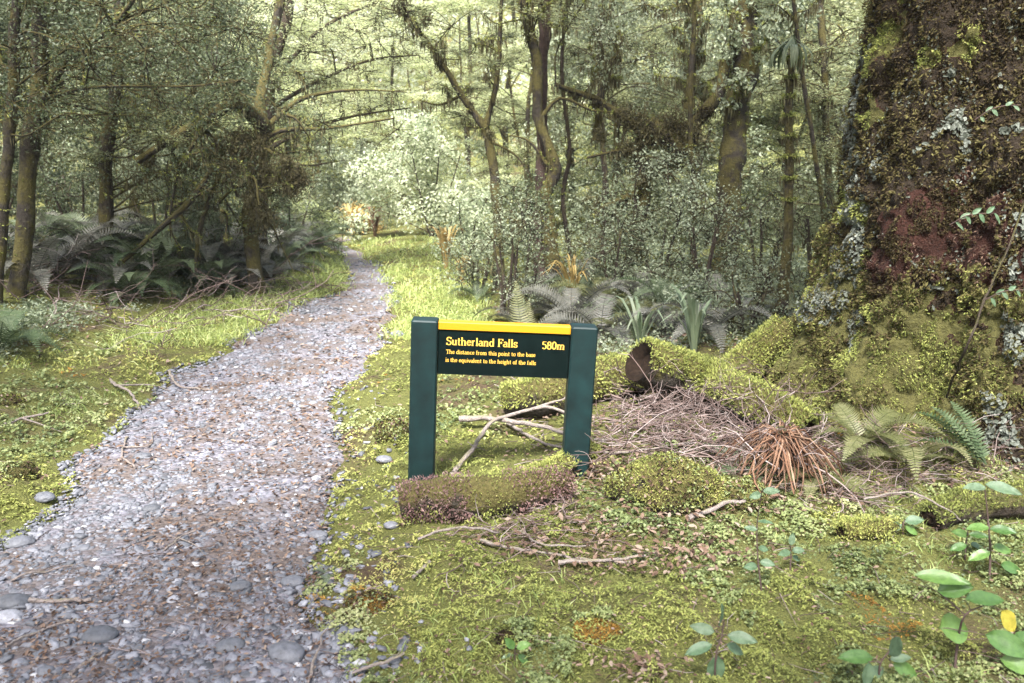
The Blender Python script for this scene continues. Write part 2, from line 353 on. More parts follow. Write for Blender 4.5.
# ------------------------------------------------------------ the setting: ground, path
def build_ground():
    X, Y = np.meshgrid(_GX, _GY); Z = _T
    inp = (X < xrw(Y)-.03) & (X > xlw(Y)+.03) & (Y < 17.4)
    Z = np.where(inp, Z-.012, Z)
    n, k = X.shape; i, j = np.meshgrid(np.arange(n-1), np.arange(k-1), indexing='ij'); b = (i*k+j).ravel()
    mb = MB(); mb.add(np.stack([X, Y, Z], -1).reshape(-1, 3), np.stack([b, b+1, b+k+1, b+k], 1))
    tag(mb.build('ground', M['ground']), kind='structure')
    ys = np.concatenate([np.arange(-3, 6, .035), np.arange(6, 17.4, .08)]); t = np.linspace(0, 1, 60)
    yc = np.clip(ys, 1.5, 40)
    L = xlw(ys)-.06; R = xrw(ys)+.06
    X = L[:, None]*(1-t)+R[:, None]*t; Y = np.repeat(ys[:, None], 60, 1)
    Z = H(X, Y)+.010+.006*fbm(X*14, Y*14, 0, 3, 55)-.035*np.clip(1-np.minimum(t, 1-t)*(R-L)[:, None]/.10, 0, 1)
    n, k = X.shape; i, j = np.meshgrid(np.arange(n-1), np.arange(k-1), indexing='ij'); b = (i*k+j).ravel()
    mb = MB(); mb.add(np.stack([X, Y, Z], -1).reshape(-1, 3), np.stack([b, b+1, b+k+1, b+k], 1))
    tag(mb.build('path', M['path']), kind='structure')
build_ground()

def ico(sub=0):
    p = (1+5**.5)/2
    v = np.array([(-1,p,0),(1,p,0),(-1,-p,0),(1,-p,0),(0,-1,p),(0,1,p),(0,-1,-p),(0,1,-p),(p,0,-1),(p,0,1),(-p,0,-1),(-p,0,1)], float)
    f = [(0,11,5),(0,5,1),(0,1,7),(0,7,10),(0,10,11),(1,5,9),(5,11,4),(11,10,2),(10,7,6),(7,1,8),(3,9,4),(3,4,2),(3,2,6),(3,6,8),(3,8,9),(4,9,5),(2,4,11),(6,2,10),(8,6,7),(9,8,1)]
    v = norm(v)
    for _ in range(sub):
        mid = {}; v = list(v); nf = []
        def md(a, b):
            k = (min(a, b), max(a, b))
            if k not in mid: q = (v[a]+v[b]); v.append(q/np.linalg.norm(q)); mid[k] = len(v)-1
            return mid[k]
        for a_, b_, c_ in f:
            x_, y_, z_ = md(a_, b_), md(b_, c_), md(c_, a_); nf += [(a_, x_, z_), (b_, y_, x_), (c_, z_, y_), (x_, y_, z_)]
        f = nf; v = np.array(v)
    return np.array(v), np.array(f)
I0, I1, I2, I3 = ico(0), ico(1), ico(2), ico(3)
def pebbles(mb, c, size, base, flat=.5, r=None):
    bv, bf = base; n = len(c); size = np.asarray(size)
    sc = np.stack([size*rng.uniform(.8, 1.4, n), size*rng.uniform(.6, 1.0, n), size*flat*rng.uniform(.6, 1.2, n)], 1)
    an = rng.uniform(0, 6.28, n); ca, sa = np.cos(an), np.sin(an)
    v = bv[None]*(1+.22*rng.normal(size=(n, len(bv), 1)).clip(-1.5, 1.5)*(1 if len(bv) < 50 else .35))*sc[:, None]
    tl = rng.normal(size=(n, 2))*.16
    x = v[..., 0]*ca[:, None]-v[..., 1]*sa[:, None]; y = v[..., 0]*sa[:, None]+v[..., 1]*ca[:, None]
    z = v[..., 2]+x*tl[:, :1]+y*tl[:, 1:]
    v = np.stack([x, y, z], -1)+c[:, None]
    if r is None: r = rng.random(n)
    mb.add(v.reshape(-1, 3), (np.arange(n)[:, None, None]*len(bv)+bf[None]).reshape(-1, 3), np.repeat(r, len(bv)))

def sample(n, x0, x1, y0, y1):
    px = rng.uniform(x0, x1, n); py = rng.uniform(y0, y1, n); x, y, ok = G(px, py); 
    return x[ok], y[ok], H(x[ok], y[ok])
def on_path(x, y, m=0):
    yy = np.clip(y, 1.5, 40); wob = .20*fbm(x*3, y*3, 0, 4, 91)
    return (x > xlw(y)+m+.3*wob) & (x < xrw(y)-m+.3*wob) & (y < 17.3)

def build_gravel():
    mb = MB()
    x, y, z = sample(100000, -260, 430, 245, 830)
    k = on_path(x, y, -.05); x, y, z = x[k], y[k], z[k]
    dens = fbm(x*1.6+20, y*1.6, 0, 3, 44); k = rng.random(len(x)) < .62-1.3*dens; x, y, z = x[k], y[k], z[k]
    s = (.0034+.0100*rng.random(len(x))**2.0)*np.clip(y/3.2, .7, 2.6)
    pebbles(mb, np.stack([x, y, z+.006+s*.25], 1), s, I0, .5, np.clip(.5+.22*rng.normal(size=len(x)), 0, 1))
    x, y, z = sample(7500, -260, 430, 300, 830)
    k = on_path(x, y, -.06); x, y, z = x[k], y[k], z[k]
    s = .010+.014*rng.random(len(x))**2.2
    pebbles(mb, np.stack([x, y, z+.006+s*.15], 1), s, I1, .5, np.clip(.55+.22*rng.normal(size=len(x)), 0, 1))
    x, y, z = sample(420, -260, 420, 330, 800); k = on_path(x, y, 0); x, y, z = x[k], y[k], z[k]
    s = .018+.016*rng.random(len(x))**2; pebbles(mb, np.stack([x, y, z+.003], 1), s, I2, .45, np.clip(.45+.2*rng.normal(size=len(x)), 0, 1))
    # stones that spilled over the moss edge
    x, y, z = sample(1500, 250, 470, 380, 683); k = ~on_path(x, y, 0) & (x < xr(y)+.22*rng.random(len(x))**2*2); x, y, z = x[k], y[k], z[k]
    s = .008+.014*rng.random(len(x))**2; pebbles(mb, np.stack([x, y, z+s*.2], 1), s, I1, .5)
    tag(mb.build('gravel', M['stone']), 'grey blue gravel covering the walking track', 'gravel', kind='stuff')
build_gravel()

STONES = [(287,658,23,.40,'large mottled grey stone on the gravel beside the moss, nearest the bottom edge'),
 (20,546,16,.42,'flat grey stone at the left edge of the track below the moss verge'),
 (9,621,16,.95,'pale white oval stone at the far left edge of the track'),
 (14,606,19,.18,'dark blue grey stone tucked behind the white oval stone'),
 (240,590,13,.25,'dark rounded stone in the right half of the track'),
 (152,511,10,.2,'dark flat pebble in the reddish litter patch mid track'),
 (84,551,9,.5,'mid grey oval pebble left of the middle of the track'),
 (302,676,9,.55,'small round pebble touching the large mottled stone'),
 (293,585,14,.35,'flat tapering grey stone near the right edge of the track'),
 (155,590,8,.55,'pale rounded pebble in the lower middle of the track'),
 (100,640,20,.18,'long dark flat stone half buried in the lower track'),
 (230,650,16,.3,'dull flat stone half buried left of the large mottled stone'),
 (391,528,9,.6,'grey stone on the moss beside the left end of the pink log'),
 (384,462,10,.55,'pale stone at the moss edge left of the sign post'),
 (318,538,11,.5,'light grey stone on the right edge of the track below the sign'),
 (112,441,7,.6,'light stone at the mossy left verge of the track'),
 (45,500,13,.35,'flat grey stone lying in the left moss verge'),
 (142,459,10,.3,'grey slab like stone at the left side of the mid track'),
 (398,336,9,.6,'pale stone in the grass by the bend of the track')]
for i, (px, py, s, tone, lab) in enumerate(STONES):
    x, y, z = g1(px, py); d = math.hypot(y, CZ); r_ = s*.85*d/F
    v, f = I3; v = v*(1+.16*fbm(v[:, 0]*1.3+i*7, v[:, 1]*1.3, v[:, 2]*1.3, 3, i)[:, None]+.04*fbm(v[:, 0]*6+i*7, v[:, 1]*6, v[:, 2]*6, 2, i)[:, None])
    an = rng.uniform(-.5, .5); v = v*np.array([r_, r_*.75, r_*.45]); v = np.stack([v[:, 0]*math.cos(an)-v[:, 1]*math.sin(an), v[:, 0]*math.sin(an)+v[:, 1]*math.cos(an), v[:, 2]], 1)
    mb = MB(); mb.add(v+np.array([x, y, z+.008+r_*.12]), f, tone)
    tag(mb.build('stone', M['stone'], origin=(x, y, z)), lab, 'stone', 'larger stones along the track')

# ------------------------------------------------------------ ground cover (uncountable)
def build_cover():
    moss, cover, rust = MB(), MB(), MB()
    x, y, z = sample(330000, -200, 1240, 245, 800)
    wob = .16*fbm(x*3.5, y*3.5, 0, 4, 92)
    dr = x-xrw(y)+.5*wob; dl = xlw(y)-x+.5*wob
    keep = (((dr > 0) | (dl > 0)) | (y > 17.4)) & (y < 26)
    edge = np.maximum(dr, dl); keep &= rng.random(len(x)) < sst(-.16, .10, edge)+.04*(edge > -.40)
    bare = fbm(x*2.2, y*2.2, 0, 4, 61)            # bare / litter patches
    right_far = (dr > .9) & (y > 3.45) & (y < 9)
    keep &= ~((bare > .42) & (rng.random(len(x)) < .8)) & ~(right_far & (rng.random(len(x)) < sst(-.35, .1, bare)*.8))
    keep &= ~((dl > 1.0) & (y > 4.5) & (rng.random(len(x)) < .35+.5*sst(-.2, .2, bare)))
    x, y, z, dr, dl = x[keep], y[keep], z[keep], dr[keep], dl[keep]
    n = len(x); d = np.hypot(y, CZ)
    patch = fbm(x*1.5+3, y*1.5, 0, 3, 62); fine = fbm(x*9, y*9, 0, 2, 63)
    cov = (patch+.35*fine+ .55*sst(.9, 1.6, dr)*(y < 3.6)-.35*(dr < .5)*(dr > 0)) > .12
    rs = (fbm(x*2.6, y*2.6, 0, 3, 64)+.2*fine > .47) & ~cov
    px = 512+F*x/(y*cp+(CZ-z)*sp)
    s = d*rng.uniform(2.0, 4.2, n)/F
    hump = .045*np.maximum(fbm(x*13, y*13, 0, 2, 66), -.25)*np.clip(d/3, 1, 1.6)
    c = np.stack([x, y, z+rng.uniform(0, .014, n)+hump], 1)
    nr = norm(rnd_unit(n)*.75+np.array([0, 0, 1.0])); dr_ = rnd_unit(n)
    tone = np.clip(.48+.55*fbm(x*2.3, y*2.3, 0, 4, 67)+.16*rng.normal(size=n)+3.0*hump+.18*sst(.6, 0, dr)*(dr > 0), 0, 1)
    for m_, mb, w, nm in ((cov & ~rs, cover, .85, 0), (~cov & ~rs, moss, .45, 0), (rs, rust, .45, 0)):
        leaves(mb, c[m_], nr[m_], dr_[m_], s[m_]*(1.05 if w > .6 else 1.25), s[m_]*w, tone[m_], shape='hex' if w > .6 else 'rhomb')
    tag(moss.build('moss_carpet', M['moss'], smooth=False), 'yellow green moss carpeting the ground beside the track', 'moss', kind='stuff')
    tag(cover.build('ground_cover', M['cover'], smooth=False), 'small round leaved creeping plants covering the mossy ground', 'ground cover', kind='stuff')
    tag(rust.build('orange_moss', M['rust'], smooth=False), 'orange brown patches of dry moss among the green', 'moss', kind='stuff')
build_cover()
def build_litter():
    mb = MB()
    x, y, z = sample(44000, -200, 1200, 290, 800)
    p = on_path(x, y, -.05); f = fbm(x*1.6+20, y*1.6, 0, 3, 44); yy = np.clip(y, 1.5, 40)
    k = (p & (rng.random(len(x)) < .05+sst(-.12, .22, f)*.95)) | (~p & (rng.random(len(x)) < .12+.75*((x-xr(yy) > .8) & (y > 3.3))*sst(-.3, .2, fbm(x*2.2, y*2.2, 0, 4, 61))))
    x, y, z = x[k], y[k], z[k]; n = len(x); d = np.hypot(y, CZ); s = d*rng.uniform(1.5, 4.5, n)/F
    leaves(mb, np.stack([x, y, z+.014+.012*rng.random(n)], 1), rnd_unit(n)*.45+np.array([0, 0, 1.]), rnd_unit(n), s*1.5, s*.7, shape='hex')
    for (cx_, cy_, sx_, sy_, m_) in [(640,566,60,9,260), (645,676,22,8,160), (700,552,30,10,120), (600,470,16,14,260), (640,520,60,10,200), (560,545,60,10,260), (780,500,60,12,300), (730,450,60,25,500)]:
        x, y, ok = G(rng.normal(cx_, sx_, m_), rng.normal(cy_, sy_, m_)); x, y = x[ok], y[ok]; z = H(x, y); n = len(x); s = np.hypot(y, CZ)*rng.uniform(2, 6.5, n)/F
        leaves(mb, np.stack([x, y, z+.018+.018*rng.random(n)], 1), rnd_unit(n)*.6+np.array([0, 0, 1.]), rnd_unit(n), s*1.5, s*.7, shape='hex')
    tag(mb.build('leaf_litter', M['litter'], smooth=False), 'reddish brown dead leaf litter on the track and forest floor', 'leaf litter', kind='stuff')
    # fine twigs and needles
    mb = MB(); x, y, z = sample(9000, -200, 1200, 320, 800)
    yy = np.clip(y, 1.5, 40); k = (rng.random(len(x)) < .14+.6*((x-xr(yy) > .9) & (y > 3.2) & (y < 7)))
    for a_, b_, c_ in zip(x[k], y[k], z[k]):
        d = math.hypot(b_, CZ); L = random.uniform(.03, .17); an = random.uniform(0, 6.28); q = np.array([math.cos(an), math.sin(an), random.uniform(-.12, .2)])
        p0 = np.array([a_, b_, c_+.018]); k_ = rng.normal(size=3)*L*.12
        tube(mb, [p0-q*L/2, p0+k_*[1, 1, .3], p0+q*L/2], [.0016*d/3, .0013*d/3, .0006], 3, r=random.random(), cap=False)
    tag(mb.build('twig_litter', M['twig']), 'thin fallen twigs scattered over track and moss', 'twigs', kind='stuff')
build_litter()
def build_grass():
    mb = MB()
    def tuft(x, y, z, Lr, spread, n, tone):
        c0 = np.repeat(np.stack([x, y, z], 1), n, 0); m = len(c0); c0[:, :2] += rng.normal(size=(m, 2))*spread
        L = rng.uniform(*Lr, m); q = norm(rng.normal(size=(m, 3))*[.55, .55, 0]+[0, 0, 1.]); sd_ = norm(np.cross(q, rnd_unit(m)))
        w = (L*.03+.0009*c0[:, 1]/4)[:, None]; bend = np.stack([q[:, 0], q[:, 1], -np.abs(q[:, 0])*.4-.1], 1)*L[:, None]*.5
        a_ = c0; b_ = c0+q*L[:, None]*.55; t_ = c0+q*L[:, None]+bend
        v = np.stack([a_-sd_*w, a_+sd_*w, b_+sd_*w*.8, b_-sd_*w*.8, t_], 1); i = np.arange(m)[:, None]*5
        r = np.repeat(np.clip(tone+.25*rng.normal(size=m), 0, 1), 5); nb = mb.n
        mb.add(v.reshape(-1, 3), i+np.array([0, 1, 2, 3]), r); mb.f.setdefault(3, []).append(i+np.array([3, 2, 4])+nb)
    x, y, z = sample(5200, -80, 480, 238, 470); yy = np.clip(y, 1.5, 40)
    dr = x-xr(yy); dl = xl(yy)-x
    far = (y > 6.8) & (((dr > .02) & (dr < 1.9)) | ((dl > 0.02) & (dl < 1.0)))
    near = (y <= 6.8) & (dl > .25) & (fbm(x*1.6, y*1.6, 0, 3, 81) > .1) & (rng.random(len(x)) < .22)
    far |= (y > 16.5) & (np.abs(x-xr(16)) < 3)
    tuft(x[far], y[far], z[far], (.03, .11), .07, 17, .58); tuft(x[near], y[near], z[near], (.025, .07), .04, 12, .4)
    x, y, z = sample(700, 380, 1020, 430, 683); k = (~on_path(x, y)) & (fbm(x*2, y*2, 0, 2, 83) > .15); tuft(x[k], y[k], z[k], (.02, .06), .012, 4, .5)
    tag(mb.build('grass', M['grass'], smooth=False), 'bright green grass along the sides of the far track', 'grass', kind='stuff')
build_grass()

# ------------------------------------------------------------ the sign
GL = {}   # stroke glyphs: list of polylines, x in 0..w, y with baseline 0, x-height .66, cap 1
def arc(cx, cy, rx, ry, a0, a1, n=10): return [(cx+rx*math.cos(math.radians(a_)), cy+ry*math.sin(math.radians(a_))) for a_ in np.linspace(a0, a1, n)]
def sf(x, y, w=.13): return [(x-w, y), (x+w, y)]
GL['T'] = (.74, [[(.37,0),(.37,1)], [(.04,.96),(.70,.96)], [(.05,.80),(.05,.97)], [(.69,.80),(.69,.97)], sf(.37,.02,.16)])
GL['S'] = (.62, [arc(.30,.74,.21,.23,25,270,12)+arc(.30,.26,.24,.25,90,-155,12), [(.52,.76),(.52,.97)], [(.06,.03),(.06,.26)]])
GL['F'] = (.64, [[(.16,0),(.16,1)], [(.03,.96),(.60,.96)], [(.16,.52),(.44,.52)], [(.59,.78),(.59,.97)], [(.43,.40),(.43,.64)], sf(.16,.02,.14)])
GL['u'] = (.68, [[(.14,.66),(.14,.2)]+arc(.29,.18,.15,.15,180,300,6)+[(.5,.2)], [(.5,.66),(.5,0)], [(.03,.63),(.16,.63)], [(.39,.63),(.5,.63)], [(.5,.03),(.63,.03)]])
GL['t'] = (.42, [[(.17,.88),(.17,.15)]+arc(.28,.13,.11,.1,180,320,5), [(.03,.62),(.36,.62)]])
GL['h'] = (.70, [[(.14,0),(.14,1)], [(.14,.45)]+arc(.34,.46,.17,.17,150,0,7)+[(.51,0)], [(.03,.98),(.14,.98)], sf(.14,.02), sf(.51,.02)])
GL['n'] = (.70, [[(.14,0),(.14,.66)], [(.14,.45)]+arc(.34,.46,.17,.17,150,0,7)+[(.51,0)], [(.03,.64),(.14,.64)], sf(.14,.02), sf(.51,.02)])
GL['m'] = (1.04, [[(.14,0),(.14,.66)], [(.14,.45)]+arc(.32,.46,.16,.17,150,0,7)+[(.48,0)], [(.48,.45)]+arc(.68,.46,.16,.17,150,0,7)+[(.84,0)], [(.03,.64),(.14,.64)], sf(.14,.02), sf(.48,.02), sf(.84,.02)])
GL['e'] = (.56, [[(.08,.37),(.47,.37)]+arc(.28,.34,.2,.3,10,330,16)])
GL['c'] = (.54, [arc(.30,.33,.21,.31,50,315,14)])
GL['o'] = (.62, [arc(.30,.33,.22,.31,0,360,20)])
GL['r'] = (.50, [[(.14,0),(.14,.66)], [(.14,.42)]+arc(.33,.46,.15,.17,150,55,5), [(.03,.64),(.14,.64)], sf(.14,.02)])
GL['l'] = (.34, [[(.16,0),(.16,1)], [(.05,.98),(.16,.98)], sf(.16,.02)])
GL['i'] = (.34, [[(.16,0),(.16,.66)], [(.05,.64),(.16,.64)], sf(.16,.02), [(.16,.84),(.16,.96)]])
GL['a'] = (.58, [arc(.27,.47,.17,.17,150,0,7)+[(.44,.1),(.55,.02)], arc(.26,.2,.18,.18,60,330,12)])
GL['d'] = (.66, [arc(.28,.33,.2,.31,40,320,14), [(.49,0),(.49,1)], [(.38,.98),(.49,.98)], [(.49,.03),(.6,.03)]])
GL['b'] = (.64, [arc(.34,.33,.2,.31,140,-140,14), [(.14,0),(.14,1)], [(.03,.98),(.14,.98)]])
GL['p'] = (.64, [arc(.34,.33,.2,.31,140,-140,14), [(.14,-.3),(.14,.66)], [(.03,.64),(.14,.64)], sf(.14,-.28)])
GL['q'] = (.64, [arc(.28,.33,.2,.31,40,320,14), [(.49,-.3),(.49,.66)], sf(.49,-.28)])
GL['g'] = (.60, [arc(.27,.43,.17,.21,0,360,14), arc(.28,-.12,.22,.15,0,360,14), [(.16,.24),(.12,.12),(.2,.04),(.42,.03)], [(.42,.6),(.56,.64)]])
GL['f'] = (.42, [[(.17,0),(.17,.8)]+arc(.30,.82,.13,.16,180,60,6), [(.03,.62),(.36,.62)], sf(.17,.02)])
GL['s'] = (.48, [arc(.24,.48,.15,.17,30,270,9)+arc(.24,.17,.17,.16,90,-150,9), [(.39,.5),(.39,.65)], [(.06,.02),(.06,.18)]])
GL['v'] = (.62, [[(.08,.66),(.31,0)], [(.31,0),(.54,.66)], sf(.1,.64,.1), sf(.52,.64,.09)])
GL['5'] = (.60, [[(.14,.97),(.52,.97)], [(.14,.97),(.12,.56)], [(.12,.56)]+arc(.28,.32,.22,.30,100,-150,14)])
GL['8'] = (.60, [arc(.29,.75,.17,.22,0,360,16), arc(.29,.27,.22,.27,0,360,16)])
GL['0'] = (.60, [arc(.29,.50,.22,.48,0,360,22)])
GL[' '] = (.36, [])
def text_mesh(mb, s, x0, z0, h, place, wt=.15, wn=.06, targetw=None):
    tot = sum(GL[c][0] for c in s); sx = h if targetw is None else targetw/tot
    cx = x0; lay = 0
    for ch in s:
        w, polys = GL[ch]
        for pl in polys:
            pl = np.array(pl, float); q = np.stack([cx+pl[:, 0]*sx, z0+pl[:, 1]*h], 1)
            d = np.gradient(q, axis=0) if len(q) > 1 else None; d = d/np.maximum(np.linalg.norm(d, axis=1, keepdims=True), 1e-9)
            n_ = np.stack([-d[:, 1], d[:, 0]], 1); hw = (wn+(wt-wn)*np.abs(d[:, 1]))*h*.5
            lay += 1; yo = .00003*(lay % 9)
            A = q+n_*hw[:, None]; B = q-n_*hw[:, None]
            v = [place(a_[0], a_[1], yo) for a_ in A]+[place(b_[0], b_[1], yo) for b_ in B]; k = len(q)
            mb.add(np.array(v), np.array([[i, i+1, k+i+1, k+i] for i in range(k-1)]))
        cx += w*sx
    return cx
def box_bevel(mb, x0, x1, y0, y1, z0, z1, b=.004):
    xs = [x0, x0+b, x1-b, x1]; ys = [y0, y0+b, y1-b, y1]
    ring = lambda o, z: [(x0+b+(-b+o), y0+b, z), (x0+b, y0+o, z), (x1-b, y0+o, z), (x1-o, y0+b, z), (x1-o, y1-b, z), (x1-b, y1-o, z), (x0+b, y1-o, z), (x0+o, y1-b, z)]
    R = [ring(0, z0), ring(0, z1-b), [(x+(b if x < (x0+x1)/2 else -b)*.8, y+(b if y < (y0+y1)/2 else -b)*.8, z1) for x, y, z in ring(0, z1)]]
    v = np.array(sum(R, [])); f = []
    for i in range(2):
        for j in range(8): f.append([i*8+j, i*8+(j+1) % 8, (i+1)*8+(j+1) % 8, (i+1)*8+j])
    mb.add(v, np.array(f)); mb.add(v[16:24], np.array([[0, 1, 2, 3, 4, 5, 6, 7]])); mb.add(v[0:8], np.array([[7, 6, 5, 4, 3, 2, 1, 0]]))
def build_sign():
    Y = 3.55
    pL = P(417, 486, Y); pR = P(573, 492, Y); zb = (pL[2]+pR[2])/2
    W_ = 0.0
    root = thing('trail_sign', (pL[0]+.07, Y, float(H(pL[0], Y))-.02), 'dark green wooden trail sign with yellow top strip and yellow lettering between two posts', 'sign')
    # local frame: x right along the board, y away from the camera, z up. built straight, then tilted
    top = P(425, 320, Y); hz = np.linalg.norm(top-P(417, 486, Y))   # along the front plane
    s = Y/F*1.0/ (cp) ; 
    pw = .114; Wt = .80; Hh = .755; base = .12
    def post(x, hh=Hh):
        mb = MB(); box_bevel(mb, x, x+pw, 0, .10, -base, hh, .006); o = mb.build('post', M['post'], smooth=False); o.parent = root; return o
    post(0); post(Wt-pw, Hh-.002)
    mb = MB(); x0, x1 = pw+.002, Wt-pw-.002
    box_bevel(mb, x0, x1, .018, .06, Hh-.235, Hh-.036, .003); bo = mb.build('board', M['board'], smooth=False); bo.parent = root
    mb = MB(); box_bevel(mb, x0, x1, .012, .066, Hh-.0355, Hh-.004, .002); st = mb.build('top_strip', M['yellow'], smooth=False); st.parent = root
    pl = lambda x, z, yo: (x, .0172-yo, z)
    mb = MB()
    text_mesh(mb, 'Sutherland Falls', x0+.036, Hh-.104, .0350, pl, .17, .06, .306)
    text_mesh(mb, '580m', x1-.120, Hh-.106, .0335, pl, .17, .06, .100)
    text_mesh(mb, 'The distance from this point to the base', x0+.036, Hh-.143, .0185, pl, .14, .07, .386)
    text_mesh(mb, 'is the equivalent to the height of the falls', x0+.034, Hh-.179, .0185, pl, .14, .07, .392)
    tx = mb.build('lettering', M['text'], smooth=False); tx.parent = bo; tx['label'] = 'yellow lettering giving the falls name, 580m and two small lines'
    mb = MB()
    for x in (pw*.5, Wt-pw*.5):
        for z in (Hh-.16,):
            tube(mb, [(x, -.001, z), (x, -.004, z)], .004, 8)
    root.rotation_euler = (math.radians(1.0), math.radians(2.6), math.radians(1.5))
    tl = P(411, 320.5, Y); R_ = root.rotation_euler.to_matrix() @ Vector((0, 0, Hh)); root.location = tuple(Vector(tl)-R_)
build_sign()

# ------------------------------------------------------------ logs and branches
def fuzz(mb, pts_v, nrm, n, L, w, tone, spread=.6):
    i = rng.integers(0, len(pts_v), n); c = pts_v[i]; q = nrm[i]
    d = norm(q+rnd_unit(n)*spread); c = c+rnd_unit(n)*L*.35+d*L*.25
    leaves(mb, c, norm(np.cross(d, rnd_unit(n))), d, L*rng.uniform(.6, 1.3, n), w*rng.uniform(.7, 1.3, n), np.clip(tone+.2*rng.normal(size=n), 0, 1))
def grid_normals(v):  # v (n,k,3) tube grid
    c = v.mean(1, keepdims=True); return norm(v-c)
def log(name, pts, rad, label, cat, mat, mossparts, k=22, n=46, bump=.25, group=None, hollow=False):
    pts = smoothpath(pts, n); rad = np.interp(np.linspace(0, 1, n), np.linspace(0, 1, len(rad)), rad)
    root = thing(name, (*pts[n//2][:2], pts[n//2][2]), label, cat, group)
    mb = MB(); v = tube(mb, pts, rad, k, bump, freq=9, cap=False); wd = mb.build('wood', mat, root)
    for e_ in (0, -1):
        c = MB()
        ring = v[e_]; ctr = ring.mean(0); mid = ctr+(ring-ctr)*.7; dd = norm((pts[1]-pts[0]) if e_ == 0 else (pts[-2]-pts[-1]))
        deep = ctr+dd*.05+(ring-ctr)*.45 if hollow and e_ == 0 else ctr+(ring-ctr)*.35
        vv = np.vstack([ring, mid+dd*.012, deep, (ctr+dd*(.06 if hollow else .01))[None]])
        f = [[q, (q+1) % k, k+(q+1) % k, k+q] for q in range(k)]+[[k+q, k+(q+1) % k, 2*k+(q+1) % k, 2*k+q] for q in range(k)]
        c.add(vv, np.array(f)); c.add(vv, np.array([[2*k+q, 2*k+(q+1) % k, 3*k] for q in range(k)]))
        c.build('broken_end', M['logend'], root)
    nm = grid_normals(v); vf = v.reshape(-1, 3); nf = nm.reshape(-1, 3); tt = np.repeat(np.linspace(0, 1, n), k)
    for nm_, mt, cond, cnt, L, w, tone in mossparts:
        msk = cond(tt, nf, vf)
        if msk.sum() < 5: continue
        m2 = MB()
        # interpolated points for an even coat
        idx = np.where(msk)[0]; i = idx[rng.integers(0, len(idx), cnt)]; c0 = vf[i]+rnd_unit(cnt)*.018; q = nf[i]
        d = norm(q+rnd_unit(cnt)*.8); leaves(m2, c0+q*L*.2, norm(np.cross(d, rnd_unit(cnt))), d, L*rng.uniform(.6, 1.3, cnt), w*rng.uniform(.7, 1.3, cnt), np.clip(tone+.25*fbm(c0[:, 0]*20, c0[:, 1]*20, c0[:, 2]*20, 2, 8)+.15*rng.normal(size=cnt), 0, 1))
        tag(m2.build(nm_, M[mt], root, smooth=False), kind='stuff')
    return root
# pink lichen log in front of the sign
A = [GP(402,505,.07), GP(440,500,.075), GP(490,496,.075), GP(535,490,.07), GP(565,484,.05)]
nzz = lambda v: fbm(v[:, 0]*7, v[:, 1]*7, v[:, 2]*7, 2, 5)
log('mossy_log', A, [.074,.086,.084,.080,.06], 'short log covered in pink purple moss lying at the foot of the sign', 'log', M['barkmossy'],
    [('pink_moss', 'heath', lambda t, nn, v: ((t < .42)+(t > .58) > 0) & (nn[:, 2] < .93) & (nzz(v) > -.3), 6800, .016, .006, .68), ('brown_moss', 'barkmoss', lambda t, nn, v: nn[:, 2] < .2, 900, .014, .006, .6),
     ('green_moss', 'moss', lambda t, nn, v: ((nn[:, 2] > .55)*(t > .25)+(t > .4)*(t < .62)+(nn[:, 2] < .1)*(t < .3)) > 0, 4500, .010, .005, .45)], hollow=True)
log('mossy_log', [GP(505,492,.03), GP(540,477,.05), GP(572,462,.05), GP(592,450,.03)], [.035,.045,.045,.035], 'thin curved mossy root rising from behind the pink log to the right sign post', 'root', M['barkmossy'],
    [('green_moss', 'moss', lambda t, nn, v: nn[:, 2] > .0, 4000, .016, .006, .6)], k=14)
log('mossy_log', [GP(640,360,.28), GP(678,374,.22), GP(718,388,.16), GP(760,408,.12), GP(805,432,.06)], [.125,.125,.115,.11,.09], 'thick mossy fallen log with a dark broken end right of the sign', 'log', M['barkmossy'],
    [('green_moss', 'moss', lambda t, nn, v: nn[:, 2] > -.15, 11000, .020, .007, .5)], hollow=True, bump=.3)
log('mossy_log', [GP(508,402,.06), GP(560,393,.10), GP(610,380,.10), GP(650,374,.08)], [.09,.12,.13,.12], 'low mossy log seen through the open middle of the sign', 'log', M['barkmossy'],
    [('green_moss', 'moss', lambda t, nn, v: nn[:, 2] > -.2, 8000, .020, .008, .6)])
log('mossy_log', [GP(722,385,.08), GP(752,360,.2), GP(788,330,.35)], [.09,.10,.10], 'mossy slanting root between the broken log and the giant trunk', 'root', M['barkmossy'],
    [('green_moss', 'moss', lambda t, nn, v: nn[:, 2] > -.4, 5000, .02, .008, .55)])
log('mossy_log', [GP(842,532,.03), GP(862,530,.03), GP(895,528,.02)], [.032,.034,.03], 'stubby mossy branch end in the low ground cover before the giant tree', 'log', M['barkmossy'],
    [('green_moss', 'moss', lambda t, nn, v: nn[:, 2] > -.1, 2200, .012, .005, .65)], k=12, n=20)
log('mossy_log', [GP(930,520,.03), GP(975,505,.05), GP(1060,500,.05)], [.05,.065,.06], 'dark mossy root at the foot of the giant tree by the right edge', 'root', M['bark'],
    [('green_moss', 'moss', lambda t, nn, v: nn[:, 2] > .2, 4500, .014, .006, .35)], k=14)

